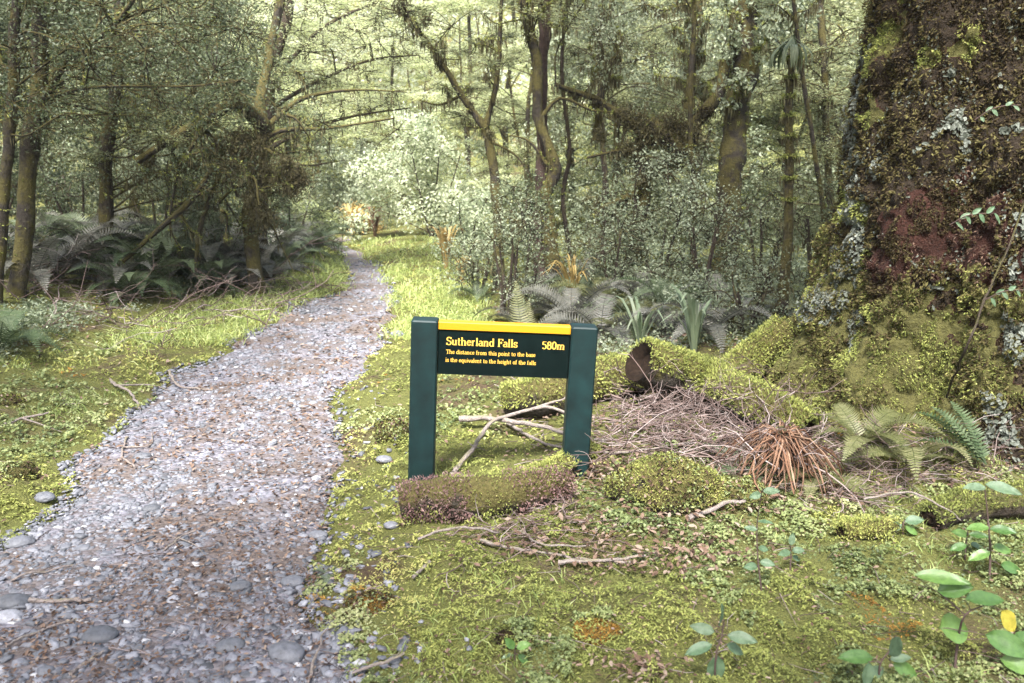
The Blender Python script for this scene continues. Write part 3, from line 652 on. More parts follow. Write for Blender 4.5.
def mound(px, py, r_, hgt, label, mat, tone, cnt, name='moss_mound', L=.0115):
    cnt = int(cnt*1.6)
    x, y, z = g1(px, py); v, f = I3
    v = v*(1+.42*fbm(v[:, 0]*1.5+px, v[:, 1]*1.5, v[:, 2]*1.5, 4, 9)[:, None]); v = v*np.array([r_, r_*.75, hgt])
    mb = MB(); o = np.array([x, y, z-.22*hgt]); mb.add(v+o, f, .4); root = mb.build(name, M['barkmossy'], origin=(x, y, z))
    tag(root, label, 'moss mound', 'rounded moss mounds')
    m2 = MB(); nn = norm(v/np.array([r_, r_*.75, hgt])**2); idx = np.where(nn[:, 2] > -.2)[0]; i = idx[rng.integers(0, len(idx), cnt)]
    c0 = v[i]+o+rnd_unit(cnt)*r_*.06; d = norm(nn[i]+rnd_unit(cnt)*.9)
    leaves(m2, c0, norm(np.cross(d, rnd_unit(cnt))), d, L*rng.uniform(.5, 1.2, cnt), L*.42, np.clip(tone+.6*fbm(c0[:, 0]*9, c0[:, 1]*9, c0[:, 2]*9, 3, 8)+.18*rng.normal(size=cnt), 0, 1))
    tag(m2.build('moss', M[mat], root, smooth=False), kind='stuff')
    if r_ < .08: return
    for nm_, mt_, q_, l_ in (('creeping_leaves', 'cover', int(cnt*.09), .013), ('dead_leaves', 'litter', int(cnt*.018), .018), ('brown_moss', 'barkmoss', int(cnt*.10), .016)):
        m3 = MB(); i = idx[rng.integers(0, len(idx), q_)]; c1 = v[i]+o+rnd_unit(q_)*r_*.06; kk = fbm(c1[:, 0]*11, c1[:, 1]*11, c1[:, 2]*11, 2, len(nm_)) > -.05; c1 = c1[kk]; i = i[kk]; q_ = len(i)
        leaves(m3, c1+nn[i]*.008, nn[i]+rnd_unit(q_)*.6, rnd_unit(q_), l_*rng.uniform(.6, 1.4, q_), l_*.6, shape='hex'); tag(m3.build(nm_, M[mt_], root, smooth=False), kind='stuff')
mound(15, 478, .10, .09, 'dark green moss cushion at the left edge beside the track', 'moss', .25, 3500)
mound(393, 430, .085, .085, 'rounded olive moss cushion left of the left sign post', 'moss', .4, 2600)
mound(8, 402, .10, .07, 'yellowish moss cushion on the left bank at the frame edge', 'moss', .55, 2500)
mound(670, 482, .21, .13, 'broad yellow green moss mound right of the right sign post', 'moss', .62, 9000)
mound(735, 492, .13, .09, 'low moss mound overgrown with twigs beside the broad yellow mound', 'moss', .45, 4000)
mound(512, 640, .045, .035, 'small dark brown fuzzy clump whose dark colour stands for the shaded hole behind the seedling in the foreground moss', 'barkmoss', .25, 2600, L=.009)  # brown clump; its dark colour stands in for the darkness of the hole
mound(598, 632, .075, .022, 'flat rusty moss cushion in the foreground right of the dark clump', 'rust', .5, 2200)
mound(372, 606, .085, .03, 'flat orange brown moss cushion near the stones at the lower track edge', 'rust', .55, 2500)

def stick(pts, r0, r1, label, mat='deadwood', subs=(), group='bare sticks lying on the ground', name='dead_branch', k=8):
    p = smoothpath(pts, 26); rad = np.linspace(r0, r1, 26)
    mb = MB(); jl = min(.016, .07*float(np.linalg.norm(p[-1]-p[0]))); p = p+jl*np.stack([fbm(p[:, 0]*14, p[:, 1]*14, i*3.7, 3, 4) for i in range(3)], 1); rad = rad*.8*(1+.25*fbm(np.arange(26)*.6, r0*900, 0, 2, 6))
    tube(mb, p, rad, k, .22, freq=30)
    for t, pts2, rr in subs: 
        q = smoothpath([p[int(t*25)]]+list(pts2), 14); tube(mb, q, np.linspace(rr, rr*.3, 14), 6, .2, freq=30)
    o = tag(mb.build(name, M[mat], origin=tuple(p[0])), label, 'branch', group); return o
def at(px, py, Y): return P(px, py, Y)
stick([GP(453,472,0.02), GP(474,446,0.05), GP(497,420,0.1), GP(530,410,0.13), GP(553,409,0.13), GP(580,415,0.08)], .015, .009, 'curved pale bare branch arching up from the ground between the sign posts',
      subs=[(.62, [GP(553,402,0.14), GP(566,397,0.16), GP(571,378,0.25)], .008)])
stick([GP(459,420,0.06), GP(486,418,0.08), GP(505,420,0.09), GP(545,428,0.08), GP(605,442,0.04)], .020, .012, 'thick pale straight branch crossing behind the sign opening')
stick([GP(505,421,0.03), GP(530,437,0.03), GP(560,447,0.03), GP(612,440,0.03)], .012, .008, 'knotty pale stick with grey lichen below the straight branch')
stick([GP(452,474,0.03), GP(480,477,0.03), GP(510,476,0.03)], .010, .008, 'short pale stick lying just above the pink log')
stick([GP(690,517), GP(715,507,.03), GP(746,500,.04)], .013, .010, 'pale broken stick at the foot of the broad moss mound')
stick([GP(665,425,0.03), GP(700,440,0.03), GP(740,430,0.03), GP(775,418,0.03)], .009, .008, 'long grey stick leaning on the twig pile right of the sign')
stick([GP(590,452,0.03), GP(625,452,0.03), GP(665,446,0.03), GP(700,440,0.03)], .008, .006, 'long thin white stick right of the right sign post')
stick([GP(110,380,.03), GP(122,388,.05), GP(130,393,.03), GP(141,408,.02)], .014, .008, 'forked pale stick on the left verge of the track', subs=[(.2, [GP(150,385), GP(168,390)], .008)])
stick([GP(170,372,.05), GP(176,384,.04), GP(195,388,.02), GP(214,390,.02)], .012, .007, 'crooked pale stick by the left track edge, farther than the forked one')
stick([GP(0,424,.03), GP(25,418,.04), GP(50,412,.06)], .011, .006, 'grey stick on moss at the left frame edge', subs=[(.5, [GP(40,424), GP(62,432)], .006)])
stick([GP(10,283,0.03), GP(25,292,0.03), GP(45,280,0.03), GP(60,268,0.03)], .014, .008, 'pale stick in the undergrowth at the foot of the left trunks')
stick([GP(127,437), GP(122,455), GP(135,468)], .008, .006, 'short hooked white stick lying on the upper gravel', subs=[(.3, [GP(150,445), GP(152,432)], .006)])
stick([GP(28,600), GP(58,601), GP(92,600)], .010, .009, 'straight brown stick on the gravel near the left edge')
stick([GP(10,580), GP(35,574), GP(75,566)], .006, .004, 'thin pale stick above the straight brown stick on the gravel')
stick([GP(5,648), GP(35,632), GP(78,618)], .005, .006, 'thin dark twig on the gravel near the white oval stone')
stick([GP(70,675), GP(90,660), GP(105,650)], .009, .006, 'short orange brown stick at the bottom of the track')
stick([GP(163,552), GP(180,538,.03), GP(195,532,.03)], .006, .004, 'forked orange twig on the middle of the gravel', subs=[(.5, [GP(195,545), GP(205,556)], .003)])
stick([GP(310,683), GP(316,655,.03), GP(326,628,.03)], .006, .004, 'thin pale stick standing by the large mottled stone')
stick([GP(355,672), GP(385,662,.03), GP(405,652,.03)], .006, .006, 'dark curved stick half sunk in the moss near the bottom edge')
stick([GP(413,578,.015), GP(431,562,.02)], .008, .007, 'short dark twig lying on bright moss below the pink log')
stick([GP(418,540), GP(445,530,.04), GP(475,528,.06), GP(498,532,.03)], .007, .005, 'white curving stick below the pink log')
stick([GP(480,540), GP(520,549), GP(575,558), GP(632,562)], .008, .005, 'long brown root lying along the ground below the right sign post')
stick([GP(520,530), GP(545,546,.04), GP(590,545)], .006, .004, 'thin pale twig crossing below the right sign post')
stick([GP(560,562), GP(600,560,.03), GP(645,556)], .010, .006, 'reddish brown stick in the litter patch below the sign')
stick([GP(862,500,.08), GP(905,492,.12), GP(940,505,.1), GP(960,520,.04)], .006, .004, 'pale arching stick before the roots of the giant tree')
stick([GP(946,398,.25), P(965,350,3.1), P(990,285,3.15), P(1012,235,3.2), P(1040,160,3.3)], .006, .004, 'long leaning bare brown stem rising past the giant trunk at the right edge', mat='bark', k=8, group=None)

def build_brush():      # uncountable thin twig tangle right of the sign
    mb = MB()
    def twig(p, d, L, r_, lvl):
        n = 6; pts = [p]; 
        for i in range(n-1):
            d = d+rng.normal(size=3)*.28*[1, 1, .8]; d = d/np.linalg.norm(d); d[2] *= .9; pts.append(pts[-1]+d*L/(n-1))
        pts = np.array(pts); g = H(pts[:, 0], pts[:, 1]); pts[:, 2] = np.maximum(pts[:, 2], g+.012)
        tube(mb, pts, np.linspace(r_, r_*.45, n), 4, r=np.clip(.55+.25*random.gauss(0, 1), 0, 1), cap=False)
        if lvl > 0:
            for i in range(random.randint(2, 4)):
                j = random.randint(1, n-2); s_ = rng.normal(size=3)*[1, 1, .6]; twig(pts[j], norm(d+s_*.9), L*.55, r_*.6, lvl-1)
    for i in range(170):
        px = random.uniform(600, 800); py = random.uniform(385, 462)
        if py < 385+(px-640)*.28: py = 400+(px-640)*.28+random.uniform(5, 30)
        p = GP(px, py, random.uniform(.0, .10)); an = random.choice([random.uniform(0, 6.28), random.uniform(-.5, .9)])
        twig(p, np.array([math.cos(an), math.sin(an)*.7, random.uniform(-.1, .55)]), random.uniform(.2, .5), random.uniform(.0022, .005), 2)
    for i in range(55):
        px = random.gauss(540, 38); py = random.gauss(520, 16); p = GP(px, py, random.uniform(.0, .05)); an = random.uniform(-.6, .6)
        twig(p, np.array([math.cos(an), math.sin(an), random.uniform(-.1, .3)])*random.choice([-1, 1]), random.uniform(.08, .3), random.uniform(.0012, .0035), 1)
    for i in range(90):
        px = random.uniform(760, 1000); py = random.uniform(425, 500); p = GP(px, py, random.uniform(.0, .06)); an = random.uniform(-.8, .8)
        twig(p, np.array([math.cos(an), math.sin(an), random.uniform(-.1, .4)])*random.choice([-1, 1]), random.uniform(.1, .35), random.uniform(.0012, .003), 1)
    for i in range(130):
        px = random.uniform(0, 330); py = random.uniform(250, 330); p = GP(px, py, random.uniform(.0, .15)); an = random.uniform(0, 6.28)
        twig(p, np.array([math.cos(an), math.sin(an), random.uniform(-.1, .7)]), random.uniform(.3, .8), random.uniform(.003, .007), 1)
    tag(mb.build('twig_pile', M['twig']), 'tangle of thin bare grey pink twigs heaped among the logs and ferns', 'twigs', kind='stuff')
build_brush()
#@@TREES
# ------------------------------------------------------------ trees, shrubs, ferns
def interp_trunk(pts, n=34): return smoothpath(pts, n)
def leaf_clump(mb, tw, c, R, n, size, style, tone, woodr=.006, flat=.35):
    """one clump of twigs and leaves round c"""
    nt_ = max(4, int(n/28)); ends = []
    for i in range(nt_):
        d = rnd_unit(1)[0]
        if style == 'spray': d[2] *= .25; d = d/np.linalg.norm(d)
        e_ = c+d*R*random.uniform(.55, 1.05)*np.array([1, 1, flat*1.6 if style == 'spray' else .85])
        mid = (c+e_)/2+rng.normal(size=3)*R*.12; q = np.array([c, mid, e_]); q = smoothpath(q, 5)
        tube(tw, q, np.linspace(woodr, woodr*.25, 5), 3, r=.4, cap=False); ends.append(q)
    E = np.array(ends); i = rng.integers(0, nt_, n); t = rng.random(n)**.7*4; k = np.minimum(t.astype(int), 3); f = (t-k)[:, None]
    base = E[i, k]*(1-f)+E[i, k+1]*f; sp_ = R*(.13 if style == 'spray' else .22)
    p = base+rng.normal(size=(n, 3))*sp_*np.array([1, 1, .35 if style == 'spray' else 1.0])
    if style == 'spray': nr = rnd_unit(n)*.55+np.array([0, 0, 1.]); dr_ = norm(base-c+rng.normal(size=(n, 3))*.4)
    elif style == 'droop': nr = rnd_unit(n); dr_ = rnd_unit(n)*.4+np.array([0, 0, -1.])
    else: nr = rnd_unit(n)*.9+norm(p-c)*.5+np.array([0, 0, .6]); dr_ = rnd_unit(n)
    tn = np.clip(tone+.18*rng.normal(size=n)+.12*random.gauss(0, 1), 0, 1)
    s = size*rng.uniform(.6, 1.35, n)
    leaves(mb, p, nr, dr_, s, s*.52, tn, shape='rhomb' if size < .05 else 'hex')
def tree(name, label, cat, group, trunks, clumps, leafm, barkm, style='ball', size=.03, perclump=260, tone=.5, hang=0, mossn=0, woodr=None, attach=True, k=10, flat=.35, mass=(), bare=()):
    """trunks: list of (points, r0, r1); clumps: list of (centre, radius)"""
    base = np.array(trunks[0][0][0]); root = thing(name, base, label, cat, group)
    for (mc, mr) in mass:
        mm = MB(); leaf_clump(mm, mm, np.asarray(mc), mr, int(900*(mr/.2)**1.5), .03, 'droop', .5, .006); tag(mm.build('moss_clump', M['hang'], root, smooth=False), kind='stuff')
    wd = MB(); paths = []; mpts = []; mnr = []
    trunks = list(trunks)
    for (bp, bl) in bare:
        d = rnd_unit(1)[0]*np.array([1, .6, .7]); b_ = np.asarray(bp); trunks.append(([b_, b_+d*bl*.35+rng.normal(size=3)*.06, b_+d*bl*.7+rng.normal(size=3)*.1, b_+d*bl+rng.normal(size=3)*.12], .016, .004))
    for pts, r0, r1 in trunks:
        L = np.sum(np.linalg.norm(np.diff(np.array(pts), axis=0), axis=1)); n = int(np.clip(L/.12, 10, 60)); q = interp_trunk(pts, n)
        q = q+.5*r0*np.stack([fbm(q[:, 0]*3+i*5, q[:, 1]*3, q[:, 2]*2.5, 2, i) for i in range(3)], 1)*np.array([1, 1, .3])
        rad = np.linspace(r0, r1, n)*(1+.18*fbm(q[:, 2]*4, q[:, 0]*4, 0, 3, 7)); rad[0] *= 1.35; rad[1] *= 1.12
        v = tube(wd, q, rad, k, .28, freq=8); paths.append((q, rad)); mpts.append(v.reshape(-1, 3)); mnr.append(grid_normals(v).reshape(-1, 3))
    allp = np.concatenate([p for p, r in paths]); allr = np.concatenate([r for p, r in paths])
    cr = MB(); tw = wd
    for c, R in clumps:
        c = np.asarray(c)
        if attach:
            dd = np.linalg.norm(allp-c, axis=1)+np.maximum(allp[:, 2]-c[2]+.1, 0)*1.5; j = int(np.argmin(dd)); s_ = allp[j]; L = np.linalg.norm(c-s_)
            if L > .1:
                m1 = s_*.6+c*.4+rng.normal(size=3)*L*.10+[0, 0, L*.08]; m2 = s_*.25+c*.75+rng.normal(size=3)*L*.09+[0, 0, L*.05]
                q = smoothpath([s_, m1, m2, c], 12); r_ = min(allr[j]*.5, .005+.006*L); v = tube(wd, q, np.linspace(r_, .005, 12), 6, .25, freq=8)
                mpts.append(v.reshape(-1, 3)); mnr.append(grid_normals(v).reshape(-1, 3))
        leaf_clump(cr, tw, c, R, int(1.45*perclump*(R/.4)**1.3), size, style, tone, woodr or .006, flat)
    wd.build('trunk', barkm, root)
    if clumps:
        cr.build('crown', leafm, root, smooth=False)
    mp = np.concatenate(mpts); mn = np.concatenate(mnr)
    if mossn:
        m = MB(); msk = fbm(mp[:, 0]*3, mp[:, 1]*3, mp[:, 2]*2, 3, 17)+.25*mn[:, 2] > -.05
        if msk.sum() > 10: fuzz(m, mp[msk], mn[msk], mossn, .035, .013, .45, .7); tag(m.build('moss', M['moss'], root, smooth=False), kind='stuff')
    if hang:
        m = MB(); i = rng.integers(0, len(mp), hang); c = mp[i]; L = rng.uniform(.03, .13, hang)*np.clip(c[:, 1]/9, .5, 1.3)
        for _ in range(2):
            leaves(m, c+np.stack([rng.normal(size=hang)*.025, rng.normal(size=hang)*.025, -L*.5], 1), np.stack([rng.normal(size=hang), rng.normal(size=hang), .05*rng.normal(size=hang)], 1), rnd_unit(hang)*.18+[0, 0, -1.], L, L*.08+.004)
        tag(m.build('hanging_moss', M['hang'], root, smooth=False), kind='stuff')
    return root
M['twigd'] = plain('twigd', (.10,.075,.05), .9, .2)
def box(px0, px1, py0, py1, Y0, Y1, n, R0, R1):
    out = []
    for _ in range(n):
        Y = random.uniform(Y0, Y1); out.append((P(random.uniform(px0, px1), random.uniform(py0, py1), Y), random.uniform(R0, R1)))
    return out
def TP(base, rest, Y):   # trunk through image points at about depth Y, foot on the ground
    g = P(base[0], base[1], Y); g[2] = H(g[0], g[1])-.05
    return [g]+[P(p[0], p[1], Y+(p[2] if len(p) > 2 else 0)) for p in rest]

# --- giant tree on the right
def giant():
    cx, cy = 2.62, 4.55; zb = float(H(cx, cy))-.25
    root = thing('giant_tree', (cx, cy, float(H(cx, cy))), 'giant old tree with a broad buttressed trunk of red bark, moss and lichen', 'tree')
    nz, na = 420, 520; z = np.linspace(zb, 4.6, nz); th = np.linspace(0, 2*math.pi, na, endpoint=False)
    Z, T = np.meshgrid(z, th, indexing='ij'); h = Z-float(H(cx, cy))
    R = .70+.10*np.exp(-np.maximum(h, 0)/1.6)+.06*np.cos(T*2+.4)
    # buttress lobes: (angle deg, amplitude, width deg, height scale)
    for a_, am, wd_, hs in [(176, .40, 14, .40), (208, .46, 12, .50), (246, .42, 15, .55), (298, .62, 20, .5), (340, .5, 20, .5), (30, .5, 22, .5), (90, .6, 22, .5), (140, .6, 20, .5)]:
        da = (np.degrees(T)-a_+180) % 360-180; R = R+am*np.exp(-(da/wd_)**2)*np.exp(-np.maximum(h, -.1)/hs)*.75+.05*np.exp(-(da/(wd_*.8))**2)
    X = np.cos(T); Yy = np.sin(T); q = (X*R+cx, Yy*R+cy, Z)
    cxo = .05*np.maximum(h, 0)   # leans slightly right with height
    R = R+.075*fbm(q[0]*2.4, q[1]*2.4, Z*1.6, 4, 41)+.12*np.abs(fbm(q[0]*6, q[1]*6, Z*4.0, 4, 42))+.035*np.abs(fbm(q[0]*15, q[1]*15, Z*9, 2, 46))+.016*fbm(q[0]*28, q[1]*28, Z*22, 3, 43)
    # dark hollow between two roots
    X_ = X*R+cx+cxo; Y_ = Yy*R+cy
    u = (np.degrees(T)); 
    # zones
    nzv = fbm(X_*4, Y_*4, Z*4, 4, 51); ang = np.degrees(T)
    front = ((ang > 180) & (ang < 330))
    px = 512+F*X_/(Y_*cp+(CZ-Z)*sp)
    mossy = sst(.98, .60, h+.40*nzv)*sst(262, 222, ang+34*nzv)
    red = 1.1*np.exp(-((h-1.0)/.22)**2)*np.exp(-((ang-222)/26)**2)+.9*np.exp(-((h-.72)/.12)**2)*np.exp(-((ang-203)/8)**2)+.6*np.exp(-((h-.6)/.3)**2)*np.exp(-((ang-245)/12)**2)
    nz2 = fbm(X_*9, Y_*9, Z*6, 4, 57); zone = np.where(red*.9+.65*nz2+.25*nzv > .45, .6, .1); zone = np.where((mossy+.55*nz2 > .5) & (zone < .3), 1.0, zone); zone = np.where((zone < .3) & (nzv > .30), 1.0, zone)
    v = np.stack([X_, Y_, Z], -1)
    i, j = np.meshgrid(np.arange(nz-1), np.arange(na), indexing='ij'); i = i.ravel(); j = j.ravel(); j2 = (j+1) % na
    mb = MB(); mb.add(v.reshape(-1, 3), np.stack([i*na+j, i*na+j2, (i+1)*na+j2, (i+1)*na+j], 1), zone.ravel())
    mb.build('trunk', M['giant'], root)
    # surface growth: sampled on the camera-independent front half of the trunk
    du = np.gradient(v, axis=0); dv = np.roll(v, -1, 1)-np.roll(v, 1, 1); nn = norm(np.cross(dv, du)); 
    vis = (ang > 150) & (ang < 345) & (Z > float(H(cx, cy))-.1) & (Z < 3.3)
    def sampler(mask, n):
        w = np.where(mask & vis)[0]; ii = np.where((mask & vis).ravel())[0]; k = ii[rng.integers(0, len(ii), n)]
        return v.reshape(-1, 3)[k]+rnd_unit(n)*.006, nn.reshape(-1, 3)[k]
    def coat(name, mat, mask, n, L, w, tone, spread, lift=.0, shape='rhomb'):
        if mask.sum() < 40: return
        c, q = sampler(mask, n); d = norm(q+rnd_unit(n)*spread); d[:, 2] -= .25
        cl = fbm(c[:, 0]*13, c[:, 1]*13, c[:, 2]*13, 3, 77); kk = cl > (-.5 if name == 'dark_moss' else -.18); c, q, d, cl = c[kk], q[kk], d[kk], cl[kk]; n = len(c)
        m2 = MB(); c = c+q*(lift+.09*np.maximum(cl, 0))[:, None]
        leaves(m2, c, norm(np.cross(d, rnd_unit(n))) if name != 'lichen' else q+rnd_unit(n)*.5, d if name != 'lichen' else rnd_unit(n), L*rng.uniform(.5, 1.5, n), w*rng.uniform(.6, 1.3, n), np.clip(tone+.45*cl+.17*rng.normal(size=n), 0, 1), shape=shape)
        tag(m2.build(name, M[mat], root, smooth=False), kind='stuff')
    ms = (zone == 1.0)
    coat('moss', 'moss', ms, 60000, .016, .006, .40, .8, .006)
    coat('brown_moss', 'barkmoss', ms & (nzv < .12), 16000, .024, .009, .6, .9, .012)
    coat('dark_moss', 'barkmoss', (zone < .3), 95000, .022, .009, .55, .9, .004)
    coat('lichen', 'lichen', (zone < .7) & (nz2 > .1), 6000, .014, .010, .35, .9, .006, 'hex')
    coat('bark_litter', 'litter', (zone == .6), 7000, .016, .005, .12, .9, .0)
    coat('dark_moss', 'barkmoss', (zone == .6) & (fbm(X_*14, Y_*14, Z*10, 3, 58) > .0), 9000, .018, .007, .55, .9, .004)
    ln = fbm(X_*3+7, Y_*3, Z*2.2, 4, 52)
    ridge = (np.exp(-(((ang-180)/11)**2))*(h > .45)*(h < 1.35) + np.exp(-(((ang-166)/8)**2))*(h > 1.2)*(h < 1.9) + np.exp(-((ang-193)/3)**2)*(h > .15)*(h < .65)) > .45
    l2 = fbm(X_*11, Y_*11, Z*9, 3, 53); lich = (ridge & (ln > -.3) & (l2 > -.08)) | ((ln > .12) & (l2 > .30) & (zone < .3)) | ((np.exp(-((ang-252)/12)**2) > .4) & (h < 1.3) & (ln > -.1) & (l2 > .08))
    coat('lichen', 'lichen', lich, 11000, .022, .014, .5, .9, .012, 'hex')
    # limbs and a high crown, above the picture: it shades the ground
    wd = MB(); cr = MB(); tw = wd; rs = np.random.RandomState(3)
    mains = []
    for a_, el, L in [(200, 40, 4.5), (240, 35, 4.8), (150, 45, 4), (280, 40, 4.2), (60, 50, 4), (350, 45, 4)]:
        s_ = np.array([cx+.2, cy, 4.2]); d = np.array([math.cos(math.radians(a_))*math.cos(math.radians(el)), math.sin(math.radians(a_))*math.cos(math.radians(el)), math.sin(math.radians(el))])
        q = smoothpath([s_, s_+d*L*.4+[0, 0, .3], s_+d*L*.8+[0, 0, .4], s_+d*L], 14); tube(wd, q, np.linspace(.24, .06, 14), 8, .2); mains.append(q)
        for t in range(5, 14):
            for _ in range(2):
                c = q[t]+rs.normal(size=3)*[.9, .9, .5]; tube(wd, smoothpath([q[t], (q[t]+c)/2+[0, 0, .1], c], 5), np.linspace(.04, .01, 5), 4)
                leaf_clump(cr, tw, c, rs.uniform(.45, .75), 110, .10, 'spray', .4, .01)
    wd.build('limbs', M['bark'], root); cr.build('crown', M['dark'], root, smooth=False)
    return root
giant()

# --- trees at the left
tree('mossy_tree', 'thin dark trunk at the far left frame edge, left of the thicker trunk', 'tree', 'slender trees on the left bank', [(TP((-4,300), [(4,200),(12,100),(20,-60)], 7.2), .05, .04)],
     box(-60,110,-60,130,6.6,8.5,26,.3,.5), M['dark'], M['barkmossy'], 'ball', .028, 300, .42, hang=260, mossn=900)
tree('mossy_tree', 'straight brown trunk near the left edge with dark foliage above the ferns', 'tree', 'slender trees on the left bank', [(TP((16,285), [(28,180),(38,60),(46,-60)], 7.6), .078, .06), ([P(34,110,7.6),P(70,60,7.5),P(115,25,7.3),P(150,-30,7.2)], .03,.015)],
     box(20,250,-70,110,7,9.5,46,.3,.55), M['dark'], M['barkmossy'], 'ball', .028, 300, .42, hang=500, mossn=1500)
tree('mossy_tree', 'slim mossy tree between the straight left trunk and the leaning mossy limbs', 'tree', 'slender trees on the left bank', [(TP((112,280), [(106,180),(118,60),(122,-60)], 9.2), .075, .05)],
     box(40,220,-40,200,8.2,10.5,44,.3,.5), M['beech'], M['barkmossy'], 'spray', .03, 300, .35, hang=500, mossn=1400)
tree('leaning_tree', 'leaning tree with thick dark mossy limbs slanting over the left ferns', 'tree', None,
     [(TP((256,275), [(250,215),(258,160),(264,120)], 9.3), .085, .06), ([P(262,125,9.3),P(236,104,9.0),P(206,120,8.8),P(172,138,8.7),P(138,162,8.6)], .07,.035), ([P(256,172,9.3),P(228,152,9.0),P(205,180,8.8),P(182,208,8.7),P(150,238,8.6),P(122,262,8.5)], .045,.02),
      ([P(228,152,9.0),P(214,190,8.9),P(200,226,8.9),P(196,262,8.9)], .03,.02), ([P(262,140,9.3),P(285,130,9.4),P(330,128,9.6),P(395,118,9.8)], .035,.010), ([P(262,132,9.3),P(300,100,9.6),P(350,90,9.8),P(405,92,10)], .03,.008), ([P(262,132,9.3),P(262,90,9.5),P(274,40,9.8),P(290,-50,10)], .06,.045),
      ([P(206,120,8.8),P(190,150,8.7),P(178,170,8.7),P(170,215,8.7)], .02,.01)],
     box(180,330,50,190,8.4,10.5,26,.25,.42)+box(200,310,140,235,9,10.2,14,.22,.35)+box(90,220,90,190,7.8,9.4,12,.2,.32), M['dark'], M['barkmossy'], 'ball', .03, 210, .4, hang=1300, mossn=4200, mass=[(P(a_, b_, 8.9), R) for a_, b_, R in [(300,178,.2),(240,140,.2),(220,150,.16),(265,215,.2),(190,165,.15),(255,150,.26),(235,165,.22),(270,175,.2),(205,125,.13),(175,140,.13),(150,160,.13),(285,165,.15),(250,200,.16),(290,190,.14)]], bare=[(P(random.uniform(140, 290), random.uniform(110, 215), 8.9), random.uniform(.4, 1.0)) for _ in range(26)])
tree('beech_tree', 'pale green beech whose long thin branches reach right over the track', 'tree', None,
     [(TP((262,270), [(262,180),(270,90),(286,10),(295,-60)], 11), .09, .06), ([P(266,150,11),P(310,128,11),P(360,115,11.2),P(410,108,11.3)], .03,.008), ([P(268,110,11),P(320,80,11),P(370,60,11),P(420,55,11)], .03,.008), ([P(272,80,11),P(320,30,11),P(380,0,11),P(430,-20,11)], .03,.008), ([P(266,145,11),P(300,165,11),P(345,160,11)], .02,.006)],
     box(215,425,-60,60,10,12.5,44,.3,.55)+box(260,420,50,135,10.4,12,26,.28,.45), M['bright'], M['bark'], 'spray', .032, 230, .45, hang=500, mossn=900)
# --- centre trees
tree('branching_tree', 'slim dark tree that forks behind the left sign post, its mossy crown leaning left', 'tree', None,
     [(TP((498,280), [(497,220),(496,180),(486,128)], 9), .065, .05), ([P(486,128,9),P(462,95,9),P(436,55,9),P(412,20,9),(P(390,-20,9))], .038,.015), ([P(486,128,9),P(497,80,9),P(500,20,9),P(505,-60,9)], .03,.018), ([P(488,140,9),P(515,155,9),P(530,175,9)], .015,.006), ([P(462,95,9),P(440,105,9),P(420,100,9)], .015,.006)],
     box(385,490,-60,70,8.4,10,22,.25,.45)+box(430,500,40,120,8.7,9.6,8,.18,.3), M['beech'], M['barkmossy'], 'spray', .03, 190, .45, hang=1100, mossn=1600, mass=[(P(a_, b_, 9.0), R) for a_, b_, R in [(488,135,.09),(470,108,.07),(495,170,.06),(440,65,.07),(425,20,.1),(400,10,.1)]])
tree('red_trunk_tree', 'straight reddish trunk standing behind the curved mossy trunk at the centre', 'tree', None,
     [(TP((541,290), [(541,200),(543,100),(543,-80)], 9.3), .085, .065)], box(500,600,-90,-10,9,10,12,.3,.5), M['beech'], M['barkred'], 'spray', .03, 220, .5, hang=120, mossn=300)
tree('curved_tree', 'curved mossy trunk crossing the straight reddish trunk at the centre', 'tree', None,
     [(TP((556,292), [(550,240),(548,200),(556,165),(540,120),(534,60),(520,-10),(515,-70)], 9.0), .085, .045), ([P(540,120,9),P(560,98,9),P(590,110,9),P(612,112,9)], .022,.008), ([P(548,165,9),P(530,142,9),P(510,135,9)], .02,.008)],
     box(470,570,-80,20,8.4,9.6,12,.25,.4), M['beech'], M['barkmossy'], 'spray', .03, 200, .5, hang=600, mossn=2600)
tree('gnarled_tree', 'gnarled tree with heavy mossy limbs and hanging moss right of the centre trunks', 'tree', None,
     [(TP((632,285), [(634,230),(645,190),(640,150),(655,130),(690,128),(715,100),(725,60)], 9.3), .10, .06), ([P(655,140,9.3),P(625,118,9.2),P(598,100,9.2),P(575,92,9.1),P(555,84,9.0)], .06,.02), ([P(645,190,9.3),P(620,200,9.1),P(598,212,9.0),P(596,226,9)], .04,.02), ([P(690,130,9.3),P(680,150,9.2),P(668,140,9.2),P(650,122,9.2)], .11,.08),
      ([P(598,140,9.4),P(600,118,9.4),P(603,80,9.4)], .05,.03), ([P(690,110,9.3),P(692,60,9.3),P(700,20,9.3),P(695,-60,9.3)], .05,.03), ([P(640,150,9.3),P(620,150,9.2),P(585,158,9.1)], .03,.012)],
     box(590,760,-60,70,8.6,10.4,26,.25,.42)+box(590,720,60,190,9.3,10.4,10,.2,.32), M['grey'], M['barkmossy'], 'ball', .04, 150, .55, hang=3400, mossn=7000, mass=[(P(a_, b_, 9.2), R) for a_, b_, R in [(655,132,.24),(672,128,.27),(690,140,.23),(640,122,.18),(620,114,.15),(630,150,.15),(660,170,.18),(598,105,.09),(600,205,.10),(676,160,.15),(575,97,.08),(640,180,.11),(705,112,.12),(600,135,.1),(625,200,.1)]])
tree('mossy_tree', 'sturdy green mossy trunk left of the giant tree with glossy climbing leaves', 'tree', None,
     [(TP((728,290), [(731,200),(736,120),(744,40),(750,-60)], 9.0), .14, .12)], box(700,800,-60,40,8.3,9.4,14,.22,.4)+box(722,762,30,110,8.7,8.9,6,.12,.2), M['grey'], M['barkmossy'], 'ball', .05, 140, .6, hang=700, mossn=6500)
